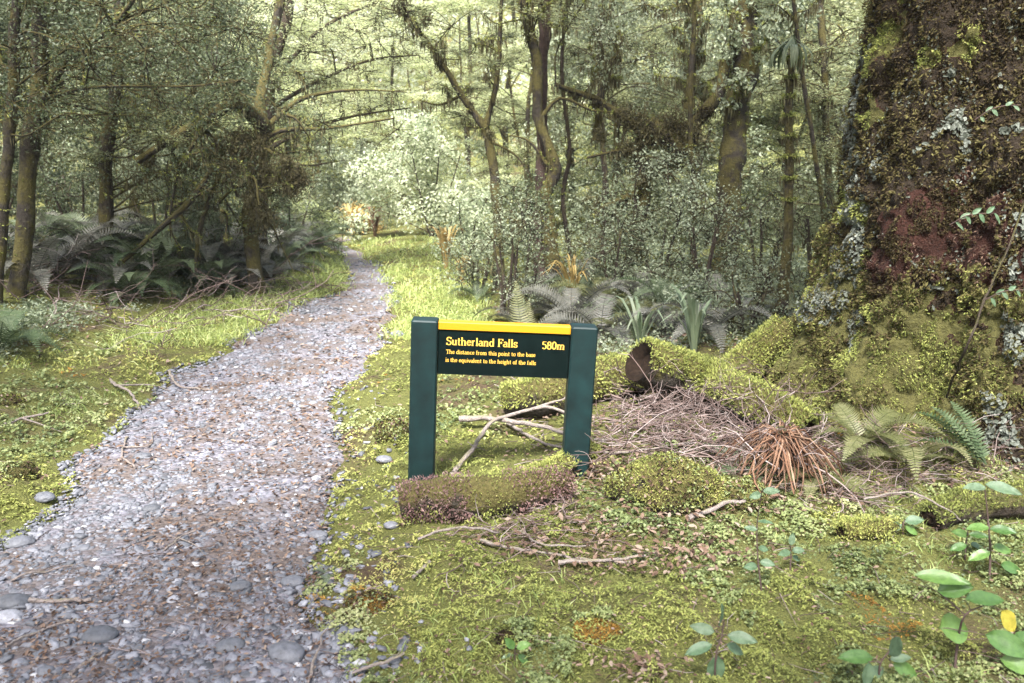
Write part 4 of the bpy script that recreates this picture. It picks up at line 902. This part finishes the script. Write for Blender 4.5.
tree('lancewood', 'thin brown mossy sapling stem with a tuft of drooping dark leaves at its top', 'sapling', None,
     [(TP((782,365), [(784,290),(791,210),(789,130),(792,58)], 6.3), .045, .022)], [], M['grey'], M['barkmossy'], hang=500, mossn=1600)
def rosette(px, py, Y, n, L, label, mat='grey'):
    c = P(px, py, Y); mb = MB(); 
    for i in range(n):
        an = random.uniform(0, 6.28); d = np.array([math.cos(an), math.sin(an), .3]); q = smoothpath([c, c+d*L*.35, c+d*L*.6+[0, 0, -L*.35], c+d*L*.62+[0, 0, -L*.8]], 7)
        strap(mb, q, .016*np.array([.5, .9, 1, 1, .8, .5, .05]), random.random())
    o = tag(mb.build('leaf_tuft', M[mat], origin=tuple(c)), label, 'leaves'); return o
def strap(mb, q, w, r, up=None):
    q = np.asarray(q); t = norm(np.gradient(q, axis=0)); s_ = np.cross(t, np.array([0, 0, 1.]) if up is None else up); s_ = norm(s_+1e-6)
    n = len(q); w = np.asarray(w)[:, None]; nn = np.cross(s_, t)
    v = np.concatenate([q-s_*w+nn*w*.25, q, q+s_*w+nn*w*.25]); i = np.arange(n-1)
    mb.add(v, np.vstack([np.stack([i, i+n, i+n+1, i+1], 1), np.stack([i+n, i+2*n, i+2*n+1, i+n+1], 1)]), r)
_tops = [o for o in COL.objects if o.name.startswith('lancewood')]
def topleaves(root, px, py, Y, n, L):
    c = P(px, py, Y); mb = MB()
    for i in range(n):
        an = random.uniform(0, 6.28); d = np.array([math.cos(an), math.sin(an), .3]); q = smoothpath([c+[0, 0, random.uniform(-.08, .1)], c+d*L*.35, c+d*L*.6+[0, 0, -L*.35], c+d*L*.62+[0, 0, -L*.8]], 7)
        strap(mb, q, .013*np.array([.5, .9, 1, 1, .8, .5, .05]), random.random())
    mb.build('leaf_tuft', M['dark'], root)
topleaves(_tops[0], 792, 50, 6.3, 22, .24)
tree('thin_sapling', 'thin bare mossy stem just right of the gnarled tree', 'sapling', None, [(TP((692,285), [(694,200),(690,120),(694,20),(692,-60)], 8.6), .03, .02)], box(660,730,-60,0,8.3,9,5,.2,.3), M['beech'], M['barkmossy'], 'spray', .03, 150, .5, hang=200, mossn=400)
tree('thin_sapling', 'thin dark stem close behind the right side of the centre trunks', 'sapling', None, [(TP((577,285), [(563,200),(570,150),(562,60),(575,-60)], 9.6), .028, .018)], box(560,640,-60,30,9.4,10.4,8,.22,.35), M['beech'], M['bark'], 'spray', .03, 170, .5, hang=260, mossn=300)
tree('thin_sapling', 'slender stem leaning left above the lancewood, close to the giant tree', 'sapling', None, [(TP((822,330), [(826,240),(815,150),(800,60),(790,-40)], 7.4), .025, .015)], box(770,860,-40,60,7.2,8.4,8,.2,.32), M['beech'], M['barkmossy'], 'spray', .03, 190, .5, hang=300, mossn=300)
tree('beech_tree', 'small leaved light green tree in the gap between mossy trunk and giant tree', 'tree', None, [(TP((835,300), [(830,200),(825,90),(815,-60)], 9.6), .05, .03)], box(755,880,10,230,8.8,11,44,.25,.42), M['beech'], M['barkmossy'], 'spray', .03, 240, .55, hang=400, mossn=400)
tree('beech_tree', 'grey green feathery tree filling the gap between the centre and gnarled trees', 'tree', None, [(TP((602,280), [(605,180),(600,80),(606,-60)], 11.5), .05, .03)], box(560,700,-40,110,10.8,12.5,40,.3,.45), M['beech'], M['bark'], 'spray', .032, 220, .4, hang=500, mossn=300)

# --- shrubs
def shrub(name, label, px, py, Y, w, h, mat, n, size, style='ball', tone=.5, per=230, R=(.2, .34), group=None, cat='shrub', bark='bark', hang=0):
    b = P(px, py, Y); b[2] = H(b[0], b[1])-.03; cl = []
    for _ in range(n):
        a_ = random.uniform(0, 6.28); u = random.random()**.5; zz = random.uniform(.12, 1)
        cl.append((b+np.array([math.cos(a_)*u*w*math.sqrt(max(1-zz**3*.8, .1)), math.sin(a_)*u*w*.8, h*zz]), random.uniform(*R)))
    tr = []
    for i in range(4):
        a_ = i*1.6+random.random(); tr.append(([b+[math.cos(a_)*.05, math.sin(a_)*.05, 0], b+[math.cos(a_)*w*.2, math.sin(a_)*w*.2, h*.3], b+[math.cos(a_)*w*.4, math.sin(a_)*w*.4, h*.7]], .022, .01))
    return tree(name, label, cat, group, tr, cl, M[mat], M[bark], style, size, per, tone, k=6, hang=hang)
shrub('daisy_shrub', 'large rounded pale silvery shrub glowing at the end of the clearing', 432, 248, 15.5, 1.35, 2.1, 'pale', 46, .06, tone=.5, per=210, R=(.3, .5))
shrub('daisy_shrub', 'smaller pale yellow green shrub in front of the large silvery shrub', 468, 262, 12.3, .55, .95, 'pale', 14, .05, tone=.35, per=220)
shrub('daisy_shrub', 'grey green shrub left of the large silvery shrub where the track turns', 352, 232, 18.5, 1.3, 1.8, 'grey', 26, .06, tone=.62, per=220, R=(.3, .5))
shrub('leafy_shrub', 'low vivid green shrub beside the far end of the track on the left', 322, 236, 16.0, .45, .7, 'bright', 10, .07, tone=.25, per=160)
shrub('leafy_shrub', 'low orange tinged shrub at the very end of the track', 362, 236, 17.0, .35, .45, 'flax', 7, .06, tone=.5, per=140)
sh = [('dense small leaved shrub right behind the left sign post', 508, 290, 7.6, .34, .95, 'grey', 14, .024, .55), ('glossy leaved bush between the forked tree and centre trunks', 522, 283, 8.3, .4, 1.2, 'dark', 14, .03, .6),
      ('low glossy leaved bush left of the forked tree', 478, 282, 8.8, .4, .6, 'grey', 10, .028, .6),
      ('tall grey leaved shrub under the gnarled tree', 655, 290, 8.6, .75, 1.35, 'grey', 30, .030, .6), ('dark small leaved bush at the foot of the gnarled tree', 612, 290, 8.2, .5, .9, 'grey', 18, .026, .45),
      ('grey green bush left of the sturdy mossy trunk', 700, 300, 7.9, .5, 1.0, 'grey', 18, .026, .5), ('twiggy olive bush right of the sturdy mossy trunk', 762, 300, 8.0, .5, 1.25, 'beech', 20, .022, .3),
      ('olive bush in the deep gap beside the giant tree', 815, 320, 7.2, .42, 1.2, 'beech', 18, .022, .3), ('low dense bush behind the broken mossy log', 745, 335, 6.4, .42, .5, 'grey', 14, .022, .45),
      ('dark leafy bush at the far left behind the thin trunk', -10, 290, 8.4, .8, 1.1, 'dark', 22, .032, .4), ('dark leafy bush behind the left ferns', 85, 265, 10.4, .9, 1.3, 'dark', 26, .034, .45),
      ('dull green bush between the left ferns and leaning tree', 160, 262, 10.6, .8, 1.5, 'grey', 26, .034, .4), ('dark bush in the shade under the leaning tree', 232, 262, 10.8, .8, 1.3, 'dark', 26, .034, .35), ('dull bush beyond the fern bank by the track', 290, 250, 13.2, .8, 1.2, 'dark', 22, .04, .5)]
for i, (lab, px, py, Y, w, h, mt, n, sz, tn) in enumerate(sh): shrub('leafy_shrub', lab, px, py, Y, w, h, mt, n, sz, tone=tn, hang=60)

# --- background forest: trees standing one behind another, crown down to the undergrowth
def copy_tree(o, loc, rz, sc):
    c = o.copy(); COL.objects.link(c); c.location = loc; c.rotation_euler = (0, 0, rz); c.scale = (sc, sc, sc*random.uniform(.9, 1.15))
    for ch in [q for q in COL.objects if q.parent is o]:
        d = ch.copy(); COL.objects.link(d); d.parent = c
    return c
def bgproto(label, mat, style, tone, Y=60, hh=4.6, w=1.6, n=50, size=.05, low=.06):
    b = np.array([0, -40.0, 0]); b[2] = H(0, -40.0)
    cl = []
    for _ in range(n):
        a_ = random.uniform(0, 6.28); zz = random.uniform(low, 1); rr = w*(.35+.65*math.sin(math.pi*min(zz*.9+.08, 1)))*random.uniform(.3, 1)
        cl.append((b+[math.cos(a_)*rr, math.sin(a_)*rr, zz*hh], random.uniform(.35, .6)))
    tr = [([b, b+[.1, .05, hh*.35], b+[-.1, 0, hh*.7], b+[.05, 0, hh]], .07, .03), ([b+[.08, .03, hh*.25], b+[.5, .2, hh*.5], b+[.7, .3, hh*.8]], .035, .015)]
    return tree('forest_tree', label, 'tree', None, tr, cl, M[mat], M['barkmossy'], style, size, 250, tone, hang=350, mossn=200, k=8)
protos = [bgproto('pale green feathery forest tree standing in the woods behind the track', 'bright', 'spray', .45),
          bgproto('mid green beech forest tree standing in the woods behind the track', 'beech', 'spray', .55),
          bgproto('grey green rounded forest tree standing in the woods behind the track', 'grey', 'ball', .55),
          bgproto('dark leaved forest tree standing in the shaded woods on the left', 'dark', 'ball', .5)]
for o in protos: o['group'] = 'background forest trees'
used = [False]*4
def place(kind, px, Y, sc=1.0):
    x = float((px-512)/F*Y*1.0); z = float(H(x, Y))-.05; o = protos[kind]
    if not used[kind]: used[kind] = True; o.location = (x, Y, z); o.rotation_euler = (0, 0, random.uniform(0, 6.28)); o.scale = (sc, sc, sc); return
    copy_tree(o, (x, Y, z), random.uniform(0, 6.28), sc)
for px, Y, k, s_ in [(-90,11,3,.9),(-20,12.5,3,.9),(55,12.5,3,1),(135,13,2,1),(205,13.2,3,.9),(-60,16,1,1),(30,17,2,1.1),(110,17,1,1.1),(180,17.5,1,1.1),(245,17,0,1.1),(290,19,0,1.1),
      (70,23,0,1.4),(160,24,0,1.4),(240,25,0,1.4),(320,25,0,1.4),(360,30,0,1.5),(400,24,0,1.1),(430,28,0,1.3),(470,22,0,1.1),(510,26,0,1.4),
      (530,15,1,.9),(575,17,0,1.1),(610,14.5,2,.95),(650,16.5,1,1),(690,13.5,1,.9),(730,15,0,1),(775,13,2,.95),(810,15.5,0,1.1),(850,12.5,1,1),(900,14,1,1),(950,13,2,1),(560,21,0,1.3),(620,23,0,1.4),(690,22,0,1.4),(750,22,0,1.4),(820,22,0,1.4),(900,21,0,1.4),(990,14,1,1),(1060,12,2,1)]:
    place(k, px, Y, s_)

def far_wood():
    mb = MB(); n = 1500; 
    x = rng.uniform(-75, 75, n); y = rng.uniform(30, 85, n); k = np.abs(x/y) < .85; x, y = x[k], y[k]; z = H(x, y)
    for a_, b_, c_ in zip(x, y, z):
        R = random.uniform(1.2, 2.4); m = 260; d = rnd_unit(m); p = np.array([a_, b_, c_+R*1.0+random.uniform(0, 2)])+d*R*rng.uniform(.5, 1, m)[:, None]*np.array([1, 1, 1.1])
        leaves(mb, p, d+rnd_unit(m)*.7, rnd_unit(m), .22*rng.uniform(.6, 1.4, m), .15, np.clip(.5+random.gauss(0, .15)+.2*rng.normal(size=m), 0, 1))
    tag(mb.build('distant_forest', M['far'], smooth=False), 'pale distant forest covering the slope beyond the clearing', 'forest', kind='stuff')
far_wood()

# --- ferns
def frond_mesh(L, droop, pin, npin, mat, tone, width=.11, up=.5):
    mb = MB(); n = 14; t = np.linspace(0, 1, n)
    q = np.stack([L*(t*.95), np.zeros(n), L*(up*t*1.6-droop*t**2.2)], 1); q[:, 1] = .04*L*np.sin(t*3)
    tube(mb, q, np.linspace(.0045, .001, n)*L/.6, 4, r=.15, cap=False)
    for i in range(npin):
        u = .10+.9*i/npin; j = u*(n-1); k = int(min(j, n-2)); f = j-k; c = q[k]*(1-f)+q[k+1]*f; tg = q[k+1]-q[k]; tg = tg/np.linalg.norm(tg)
        wl = width*L/.6*math.sin(math.pi*min(.12+.88*u, 1)**.8)*random.uniform(.88, 1.08)+.004
        for s_ in (-1, 1):
            side = np.array([0, s_, 0.])*.93+tg*.32; nrm = np.cross(tg, [0, 1, 0])*-1; side = side/np.linalg.norm(side)
            e_ = c+side*wl+nrm*(-wl*.25); m_ = c+side*wl*.55+nrm*wl*.04; w = L*.95/npin*.40
            v = [c-tg*w, c+tg*w, m_+tg*w*.9, m_-tg*w*.9, e_]
            r = np.clip(tone+random.gauss(0, .12), 0, 1); nb = mb.n
            mb.add(v, [[0, 1, 2, 3]] if s_ < 0 else [[3, 2, 1, 0]], r); mb.f.setdefault(3, []).append(np.array([[3, 2, 4]] if s_ < 0 else [[4, 2, 3]])+nb)
    return mb
FM = {}
def fern(px, py, label, mat, L=.6, n=9, droop=.9, up=.55, tone=.5, az=None, group='ferns in the undergrowth', lift=0, cat='fern', name='fern', npin=30, width=.11):
    x, y, z = g1(px, py); root = thing(name, (x, y, z+lift), label, cat, group)
    key = (mat, round(L, 1), round(droop, 1), round(up, 1), npin)
    if key not in FM: FM[key] = [frond_mesh(.6, droop, 0, npin, mat, tone+dt, width, up+du) for dt, du in ((-.15, -.1), (.0, .0), (.15, .12))]; FM[key] = [m_.build('frond', M[mat]) for m_ in FM[key]]; [setattr(o, 'name', 'frond') for o in FM[key]]; first = True
    else: first = False
    for i in range(n):
        src = FM[key][i % 3]
        o = src.copy(); COL.objects.link(o)
        a_ = (i+random.uniform(-.3, .3))*2*math.pi/n if az is None else math.radians(az+random.uniform(-55, 55)*(n > 2)+random.uniform(-6, 6))
        s_ = L/.6*random.uniform(.75, 1.15); o.parent = root; o.location = (0, 0, 0); o.rotation_euler = (random.uniform(-.25, .25), random.uniform(-.28, .3), a_); o.scale = (s_, s_, s_)
    return root
FERNS = [(48,262,'pale arching fern between the two leftmost trunks and the slim tree',.8,'fern',.6),(100,262,'fern with long grey fronds behind the straight left trunk',.8,'fern',.62),
 (150,270,'fern with drooping fronds under the leaning mossy limb',.75,'fern',.5),(190,278,'grey brown fern right of the stick tangle on the left bank',.75,'fernpurple',.5),
 (225,272,'large purplish grey fern in the middle of the left fern bank',.85,'fernpurple',.55),(258,262,'large grey drooping fern at the base of the leaning tree',.85,'fernpurple',.6),
 (290,258,'grey fern spilling toward the grass near the track bend',.8,'fernpurple',.6),(312,250,'far grey fern at the track end of the fern bank',.7,'fern',.6),
 (205,292,'low dark fern at the front of the left fern bank',.55,'fern',.4),(0,352,'fern with pale fronds at the far left frame edge',.5,'fern',.65),(128,300,'low dull fern on the left bank below the slim tree',.5,'fern',.4),
 (240,250,'tall fern in the shade behind the leaning tree',.8,'fern',.5)]
for px, py, lab, L, mt, tn in FERNS: fern(px, py, lab, mt, L=L*1.15, n=13, tone=tn, droop=1.0, up=.7)
for px, py in [(20,258),(75,250),(118,256),(165,256),(205,262),(232,258),(272,252),(300,246),(60,275),(178,268),(240,276),(268,270),(215,282),(282,264),(150,288),(140,252),(90,268),(190,252),(250,248),(285,274),(110,290),(30,285),(225,290),(310,256),(262,286)]:
    fern(px+random.uniform(-5, 5), py, 'dull fern in the shaded mass of ferns on the left bank', random.choice(['fern', 'fernpurple', 'fernpurple']), L=random.uniform(.55, .9), n=12, tone=random.uniform(.35, .6), droop=1.0, up=.8, group='shaded ferns of the left bank')
for px, py in [(590,280),(640,300),(668,310),(720,305),(760,320),(705,335),(600,305),(555,318),(625,335),(800,330),(515,325),(660,335)]:
    fern(px+random.uniform(-5, 5), py, 'low dull fern in the undergrowth between the sign and the mossy trees', random.choice(['fern', 'fernolive', 'fernpurple']), L=random.uniform(.4, .6), n=8, tone=random.uniform(.35, .6), droop=.95, up=.65, group='low ferns in the right undergrowth')
for px, py, lab, L, mt, tn, n in [(572,320,'purple grey fern with drooping fronds behind the right of the sign',.62,'fernpurple',.55,9),(600,335,'purple grey fern right behind the right sign post',.62,'fernpurple',.55,9),
   (540,300,'purple grey fern at the foot of the curved mossy trunk',.55,'fernpurple',.45,8),(628,318,'green fern behind the broken end of the mossy log',.5,'fernolive',.45,8),(650,290,'dull fern under the gnarled tree',.55,'fern',.5,9),(690,325,'olive fern behind the mossy log',.5,'fernolive',.4,8),
   (585,296,'grey fern behind the centre trunks on the right',.55,'fern',.55,8),(480,300,'small grey fern beyond the left sign post',.4,'fern',.5,7)]:
    fern(px, py, lab, mt, L=L, n=n, tone=tn, droop=.95, up=.6)
fern(532, 372, 'pale olive fern frond standing upright behind the yellow top strip', 'fernolive', L=.5, n=2, droop=.2, up=.9, az=100, tone=.75)
fern(862, 452, 'olive brown fern with fronds spreading left before the giant tree', 'fernolive', L=.35, n=8, droop=.75, up=.5, tone=.4, lift=.04)
fern(815, 480, 'faded straw coloured fern lying low beside the dead fern skirt', 'fernolive', L=.36, n=7, droop=.7, up=.35, tone=.6)
fern(985, 478, 'dark green fern with ladder like fronds against the giant trunk', 'fern', L=.31, n=7, droop=.55, up=.75, az=120, tone=.25, lift=.06, npin=18, width=.12)
fern(905, 470, 'faded olive fern with drooping fronds between the roots of the giant tree', 'fernolive', L=.36, n=6, droop=.9, up=.5, tone=.6, lift=.03)
fern(740, 470, 'small green fern left of the dead fern skirt', 'fern', L=.26, n=5, droop=.8, up=.5, tone=.6)
fern(330, 575, 'tiny pale fern at the mossy edge of the track', 'fern', L=.12, n=5, droop=.9, up=.4, tone=.7)
for lst in FM.values():
    for o in lst: bpy.data.objects.remove(o)
def deadskirt():
    x, y, z = g1(778, 478); mb = MB(); c = np.array([x, y, z+.24]); stem = MB()
    c = c-[0, 0, .06]; tube(stem, [c-[0, 0, .2], c+[.01, 0, .01], c+[0, 0, .05]], [.03, .03, .012], 8, .3)
    for i in range(120):
        an = random.uniform(0, 6.28); d = np.array([math.cos(an), math.sin(an), 0]); L = random.uniform(.10, .30); j_ = rng.normal(size=(4, 3))*.018
        q = smoothpath([c, c+d*L*.35+[0, 0, .015]+j_[0], c+d*L*.75+[0, 0, -.08]+j_[1], c+d*L*.95+[0, 0, -random.uniform(.12, .18)]+j_[2]], 7); tube(mb, q, np.linspace(.004, .0015, 7), 4, r=random.random(), cap=False)
        strap(mb, q+[0, 0, .002], .0036*np.array([.3, 1, .7, 1.1, .6, 1, .2]), random.random())
    root = thing('dead_fern', (x, y, z), 'rust brown skirt of dead fern fronds hanging round a short stump', 'fern')
    stem.build('stump', M['bark'], root); mb.build('dead_fronds', M['deadfern'], root)
deadskirt()
# --- strap leaved plants
def strapplant(px, py, label, mat, n, L, w, tone, name='flax_plant', cat='flax', spread=.5):
    x, y, z = g1(px, py); mb = MB(); c = np.array([x, y, z])
    for i in range(n):
        an = random.uniform(0, 6.28); d = np.array([math.cos(an), math.sin(an), 0]); l_ = L*random.uniform(.6, 1.1); s_ = spread*random.uniform(.2, 1.1)
        q = smoothpath([c+d*.02, c+d*l_*.3*s_+[0, 0, l_*.5], c+d*l_*.7*s_+[0, 0, l_*.85], c+d*l_*1.15*s_+[0, 0, l_*(1.0-.45*s_)]], 8)
        strap(mb, q, w*np.array([.6, .9, 1, 1, .9, .7, .4, .05]), np.clip(tone+random.gauss(0, .18), 0, 1))
    return tag(mb.build(name, M[mat], origin=(x, y, z)), label, cat)
strapplant(446, 270, 'yellow orange flax clump at the edge of the bright grass', 'flax', 34, .62, .02, .6)
strapplant(462, 285, 'smaller straw coloured flax clump right of the yellow orange one', 'flax', 20, .4, .015, .45)
strapplant(352, 238, 'orange brown flax clump where the track disappears', 'flax', 30, .7, .03, .6)
strapplant(375, 236, 'reddish flax clump far behind the end of the track', 'deadfern', 24, .6, .03, .7)
strapplant(694, 352, 'silvery green sword leaved plant behind the mossy log', 'strap', 20, .48, .014, .6, 'sword_plant', 'sword plant', .7)
strapplant(640, 345, 'arching silvery strap leaved plant left of the sword leaved one', 'strap', 14, .42, .012, .6, 'sword_plant', 'sword plant', 1.0)
strapplant(572, 300, 'straw coloured strap leaved clump at the base of the centre trunks', 'flax', 22, .5, .012, .5, 'sword_plant', 'sword plant', .8)
strapplant(637, 500, 'tiny bright green grass tuft at the front of the broad moss mound', 'grass', 26, .07, .0022, .35, 'grass_tuft', 'grass', .9)
# --- broad leaved seedlings near the camera
def oval(mb, c, d, nrm, L, w, r, curl=.25):
    d = d/np.linalg.norm(d); nrm = nrm-d*np.dot(nrm, d); nrm = nrm/np.linalg.norm(nrm); s_ = np.cross(nrm, d)
    n, k = 9, 5; t = np.linspace(0, 1, n); wd_ = w*np.sin(math.pi*t**.85)**.75*.5+.0004; v = []
    for i in range(n):
        for j in np.linspace(-1, 1, k): v.append(c+d*L*t[i]-nrm*curl*L*t[i]**2+s_*wd_[i]*j+nrm*w*.14*abs(j)+nrm*w*.03*math.sin(t[i]*14+j*2))
    f = [[i*k+j, i*k+j+1, (i+1)*k+j+1, (i+1)*k+j] for i in range(n-1) for j in range(k-1)]
    mb.add(np.array(v), np.array(f), r)
def seedling(px, py, label, pts, leafs, mat='greyleaf', name='seedling', cat='seedling', stemr=.003, Yoff=0):
    """pts: stem pixel points, leafs: (px, py, dpx, dpy, len_px, wid_px, mat) all at the seedling's own depth"""
    x, y, z = g1(px, py); y = y+Yoff; root = thing(name, (x, y, z), label, cat, 'broad leaved seedlings')
    sc = math.hypot(y, CZ)/F
    st = MB(); q = [np.array([x, y, z-.01])]+[P(a_, b_, y+random.uniform(-.03, .03)) for a_, b_ in pts]; q = smoothpath(q, 10); tube(st, q, np.linspace(stemr, stemr*.5, 10), 6, r=.3)
    lfs = []
    for (a_, b_, da, db, L, w, mt) in leafs:
        c = P(a_, b_, y+random.uniform(-.03, .03)); d = np.array([da, random.uniform(-.6, .1), -db]); d = d/np.linalg.norm(d); j = int(np.argmin(np.linalg.norm(q-c, axis=1)))
        tube(st, [q[j], (q[j]+c)/2+[0, 0, .004], c], [.0016, .0013, .001], 4, r=.4, cap=False)
        m = MB(); oval(m, c, d, np.array([random.uniform(-.6, .6), random.uniform(-.8, -.3), .75]), L*sc*.85, w*sc*.85, random.uniform(.2, .9)); lfs.append((m, mt))
    st.build('stem', M['twig'], root)
    for m, mt in lfs: m.build('leaf', M[mt], root)
    return root
seedling(955, 668, 'large glossy round leaved plant with one yellowing leaf at lower right', [(958,640),(965,615),(985,605)],
 [(915,576,1,-.25,52,18,'gloss'),(938,592,1,-.5,34,20,'gloss'),(938,628,1,.1,38,32,'gloss'),(965,600,1,-.1,44,18,'gloss'),(1000,610,.6,.7,34,18,'yellowleaf'),(985,635,1,.2,48,24,'gloss'),(1010,640,1,.3,40,30,'gloss'),(1000,660,1,0,40,20,'gloss')], name='broadleaf_plant', cat='plant', stemr=.004)
seedling(880, 685, 'seedling with one bright green leaf and dull blue green leaves', [(880,665),(890,650)], [(872,658,-1,-.25,38,16,'gloss'),(888,655,.3,-1,34,16,'greyleaf'),(868,662,-.1,.9,26,14,'greyleaf'),(892,664,1,.35,30,16,'gloss'),(884,668,-.8,.5,28,14,'greyleaf'),(890,660,1,-.35,22,10,'greyleaf')])
seedling(715, 680, 'upright blue grey leaved seedling near the bottom edge', [(716,655),(722,635),(724,620)], [(718,625,.25,-1,26,15,'greyleaf'),(714,632,-1,-.35,26,12,'greyleaf'),(728,636,1,-.2,30,14,'greyleaf'),(712,645,-1,.15,30,13,'greyleaf'),(718,655,-.2,1,32,18,'greyleaf'),(726,645,1,.4,22,12,'greyleaf')])
seedling(762, 590, 'tall thin stemmed seedling with small pairs of leaves', [(758,560),(757,525),(762,490)], [(757,566,-1,-.1,16,9,'greyleaf'),(760,562,1,-.1,16,9,'greyleaf'),(757,530,-1,-.3,14,7,'greyleaf'),(758,522,1,-.3,16,8,'greyleaf'),(761,494,-1,.1,14,8,'greyleaf'),(763,492,1,-.2,18,9,'greyleaf'),(758,548,1,.1,12,7,'greyleaf')])
seedling(515, 662, 'small seedling growing in the dark hole in the moss', [(515,650),(517,645)], [(514,648,-.6,-.9,16,9,'gloss'),(517,648,.8,-.5,16,9,'gloss'),(514,655,-.9,.1,18,8,'gloss'),(518,655,.8,.5,14,8,'gloss')])
seedling(790, 570, 'small pale leaved seedling right of the tall thin stemmed one', [(791,556),(790,545)], [(790,552,-1,-.1,16,8,'greyleaf'),(792,551,1,-.2,14,8,'greyleaf'),(791,545,.1,-1,14,7,'greyleaf'),(792,557,1,.3,12,7,'greyleaf')])
seedling(903, 535, 'little two leaved seedling beside the stubby mossy branch', [(903,525),(905,520)], [(905,522,1,-.4,20,12,'greyleaf'),(902,524,-1,.3,20,10,'greyleaf'),(905,526,.9,.5,16,8,'gloss')])
seedling(990, 580, 'reddish stemmed leafy plant against the root of the giant tree', [(990,550),(988,520),(985,490)], [(985,485,.9,.0,36,15,'greyleaf'),(985,488,-.9,-.2,26,12,'greyleaf'),(990,530,1,-.2,26,13,'gloss'),(988,528,-1,-.2,26,13,'gloss'),(992,548,1,.1,26,12,'gloss'),(990,552,-1,.2,26,12,'gloss'),(1000,565,1,.2,26,13,'gloss')], stemr=.004)
seedling(965, 560, 'dark leafy sprig beside the reddish stemmed plant', [(966,545),(968,530)], [(967,535,-1,-.4,20,10,'gloss'),(969,535,1,-.3,20,10,'gloss'),(966,545,-1,.1,20,10,'gloss'),(970,545,1,.2,20,10,'greyleaf')])
seedling(968, 235, 'leafy sprig sprouting from the red bark of the giant trunk', [], [], name='sprig') if False else None
def sprig(px, py, Y, label, n, L):
    c = P(px, py, Y); root = thing('trunk_sprig', c, label, 'climbing plant', 'small plants growing on the giant trunk'); st = MB()
    q = smoothpath([c, c+[.05, -.06, .05], c+[.14, -.10, .06]], 8); tube(st, q, np.linspace(.003, .0015, 8), 5, r=.3); st.build('stem', M['twig'], root)
    for i in range(n):
        p = q[min(7, 1+i*7//n)]; s_ = 1 if i % 2 else -1; m = MB(); oval(m, p, np.array([.5, -.3, .6*s_+random.uniform(-.2, .2)]), np.array([random.uniform(-.3, .3), -.7, .5]), L*random.uniform(.7, 1.1), L*.42, random.random()); m.build('leaf', M['greyleaf'], root)
sprig(950, 225, 3.95, 'leafy sprig on the bare red bark of the giant trunk', 7, .05)
sprig(975, 120, 3.95, 'highest leafy sprig on the giant trunk', 5, .04)
sprig(985, 300, 3.75, 'leafy sprig low on the giant trunk beside the leaning stem', 7, .045)
# trees added beside and behind the viewpoint, outside the picture, to shade the foreground
def shade(x, y, label, h=8):
    b = np.array([x, y, float(H(x, y))]); cl = []
    for _ in range(60): 
        a_ = random.uniform(0, 6.28); rr = 2.8*math.sqrt(random.random()); cl.append((b+[math.cos(a_)*rr, math.sin(a_)*rr, random.uniform(4.3, h)], random.uniform(.5, .8)))
    tree('beech_tree', label, 'tree', 'added shade trees beside the viewpoint', [([b, b+[.1, 0, 2.5], b+[0, .1, 5.5], b+[.1, 0, h]], .2, .08)], cl, M['dark'], M['barkmossy'], 'spray', .10, 60, .5, k=8)
shade(-5.8, 2.2, 'broad unseen beech added left of the viewpoint to shade the foreground')
shade(-2.6, -2.6, 'broad unseen beech added behind the viewpoint to the left for shade')
shade(2.4, -3.0, 'broad unseen beech added behind the viewpoint to the right for shade')

def build_undergrowth():
    mb = MB(); x, y, z = sample(30000, -150, 1200, 225, 400); yy = np.clip(y, 1.5, 40); dr = x-xr(yy); dl = xl(yy)-x
    pn = fbm(x*1.1, y*1.1, 0, 3, 95)
    k = (((dr > 1.7) & (y > 5.4)) | ((dl > 1.3) & (y > 5.5))) & (pn > -.12) & (y < 24); x, y, z, pn = x[k], y[k], z[k], pn[k]; n = len(x); m = 5
    hgt = (.05+.30*sst(-.1, .5, pn))*np.clip(y/8, .7, 1.6)
    c = np.repeat(np.stack([x, y, z], 1), m, 0)+rng.normal(size=(n*m, 3))*[.07, .07, 0]; c[:, 2] += np.repeat(hgt, m)*rng.random(n*m); s_ = np.repeat(y, m)*rng.uniform(2.4, 5, n*m)/F
    leaves(mb, c, rnd_unit(n*m)*.8+[0, 0, .8], rnd_unit(n*m), s_, s_*.55, np.clip(.5+.5*np.repeat(fbm(x*3, y*3, 0, 2, 96), m)+.16*rng.normal(size=n*m), 0, 1), shape='hex')
    tag(mb.build('undergrowth', M['grey'], smooth=False), 'low leafy undergrowth filling the forest floor under the trees', 'undergrowth', kind='stuff')
build_undergrowth()

def build_haze():  # thin scattering volume added to pale the far forest
    zt = 75.0; mb = MB(); x0, x1, y0, y1, z0 = -400, 400, -400, 400, -3
    v = [(x0,y0,z0),(x1,y0,z0),(x1,y1,z0),(x0,y1,z0),(x0,y0,zt),(x1,y0,zt),(x1,y1,zt),(x0,y1,zt)]
    mb.add(v, [(0,3,2,1),(4,5,6,7),(0,1,5,4),(1,2,6,5),(2,3,7,6),(3,0,4,7)])
    m = bpy.data.materials.new('haze'); m.use_nodes = True; n = m.node_tree; n.nodes.clear(); out = n.nodes.new('ShaderNodeOutputMaterial'); pv = n.nodes.new('ShaderNodeVolumePrincipled')
    pv.inputs['Color'].default_value = (.95, .97, .95, 1); pv.inputs['Density'].default_value = .0009; pv.inputs['Anisotropy'].default_value = .1; n.links.new(pv.outputs[0], out.inputs['Volume'])
    tag(mb.build('haze', m, smooth=False), 'thin haze volume added to make the far forest look paler', 'haze', kind='stuff')
build_haze()
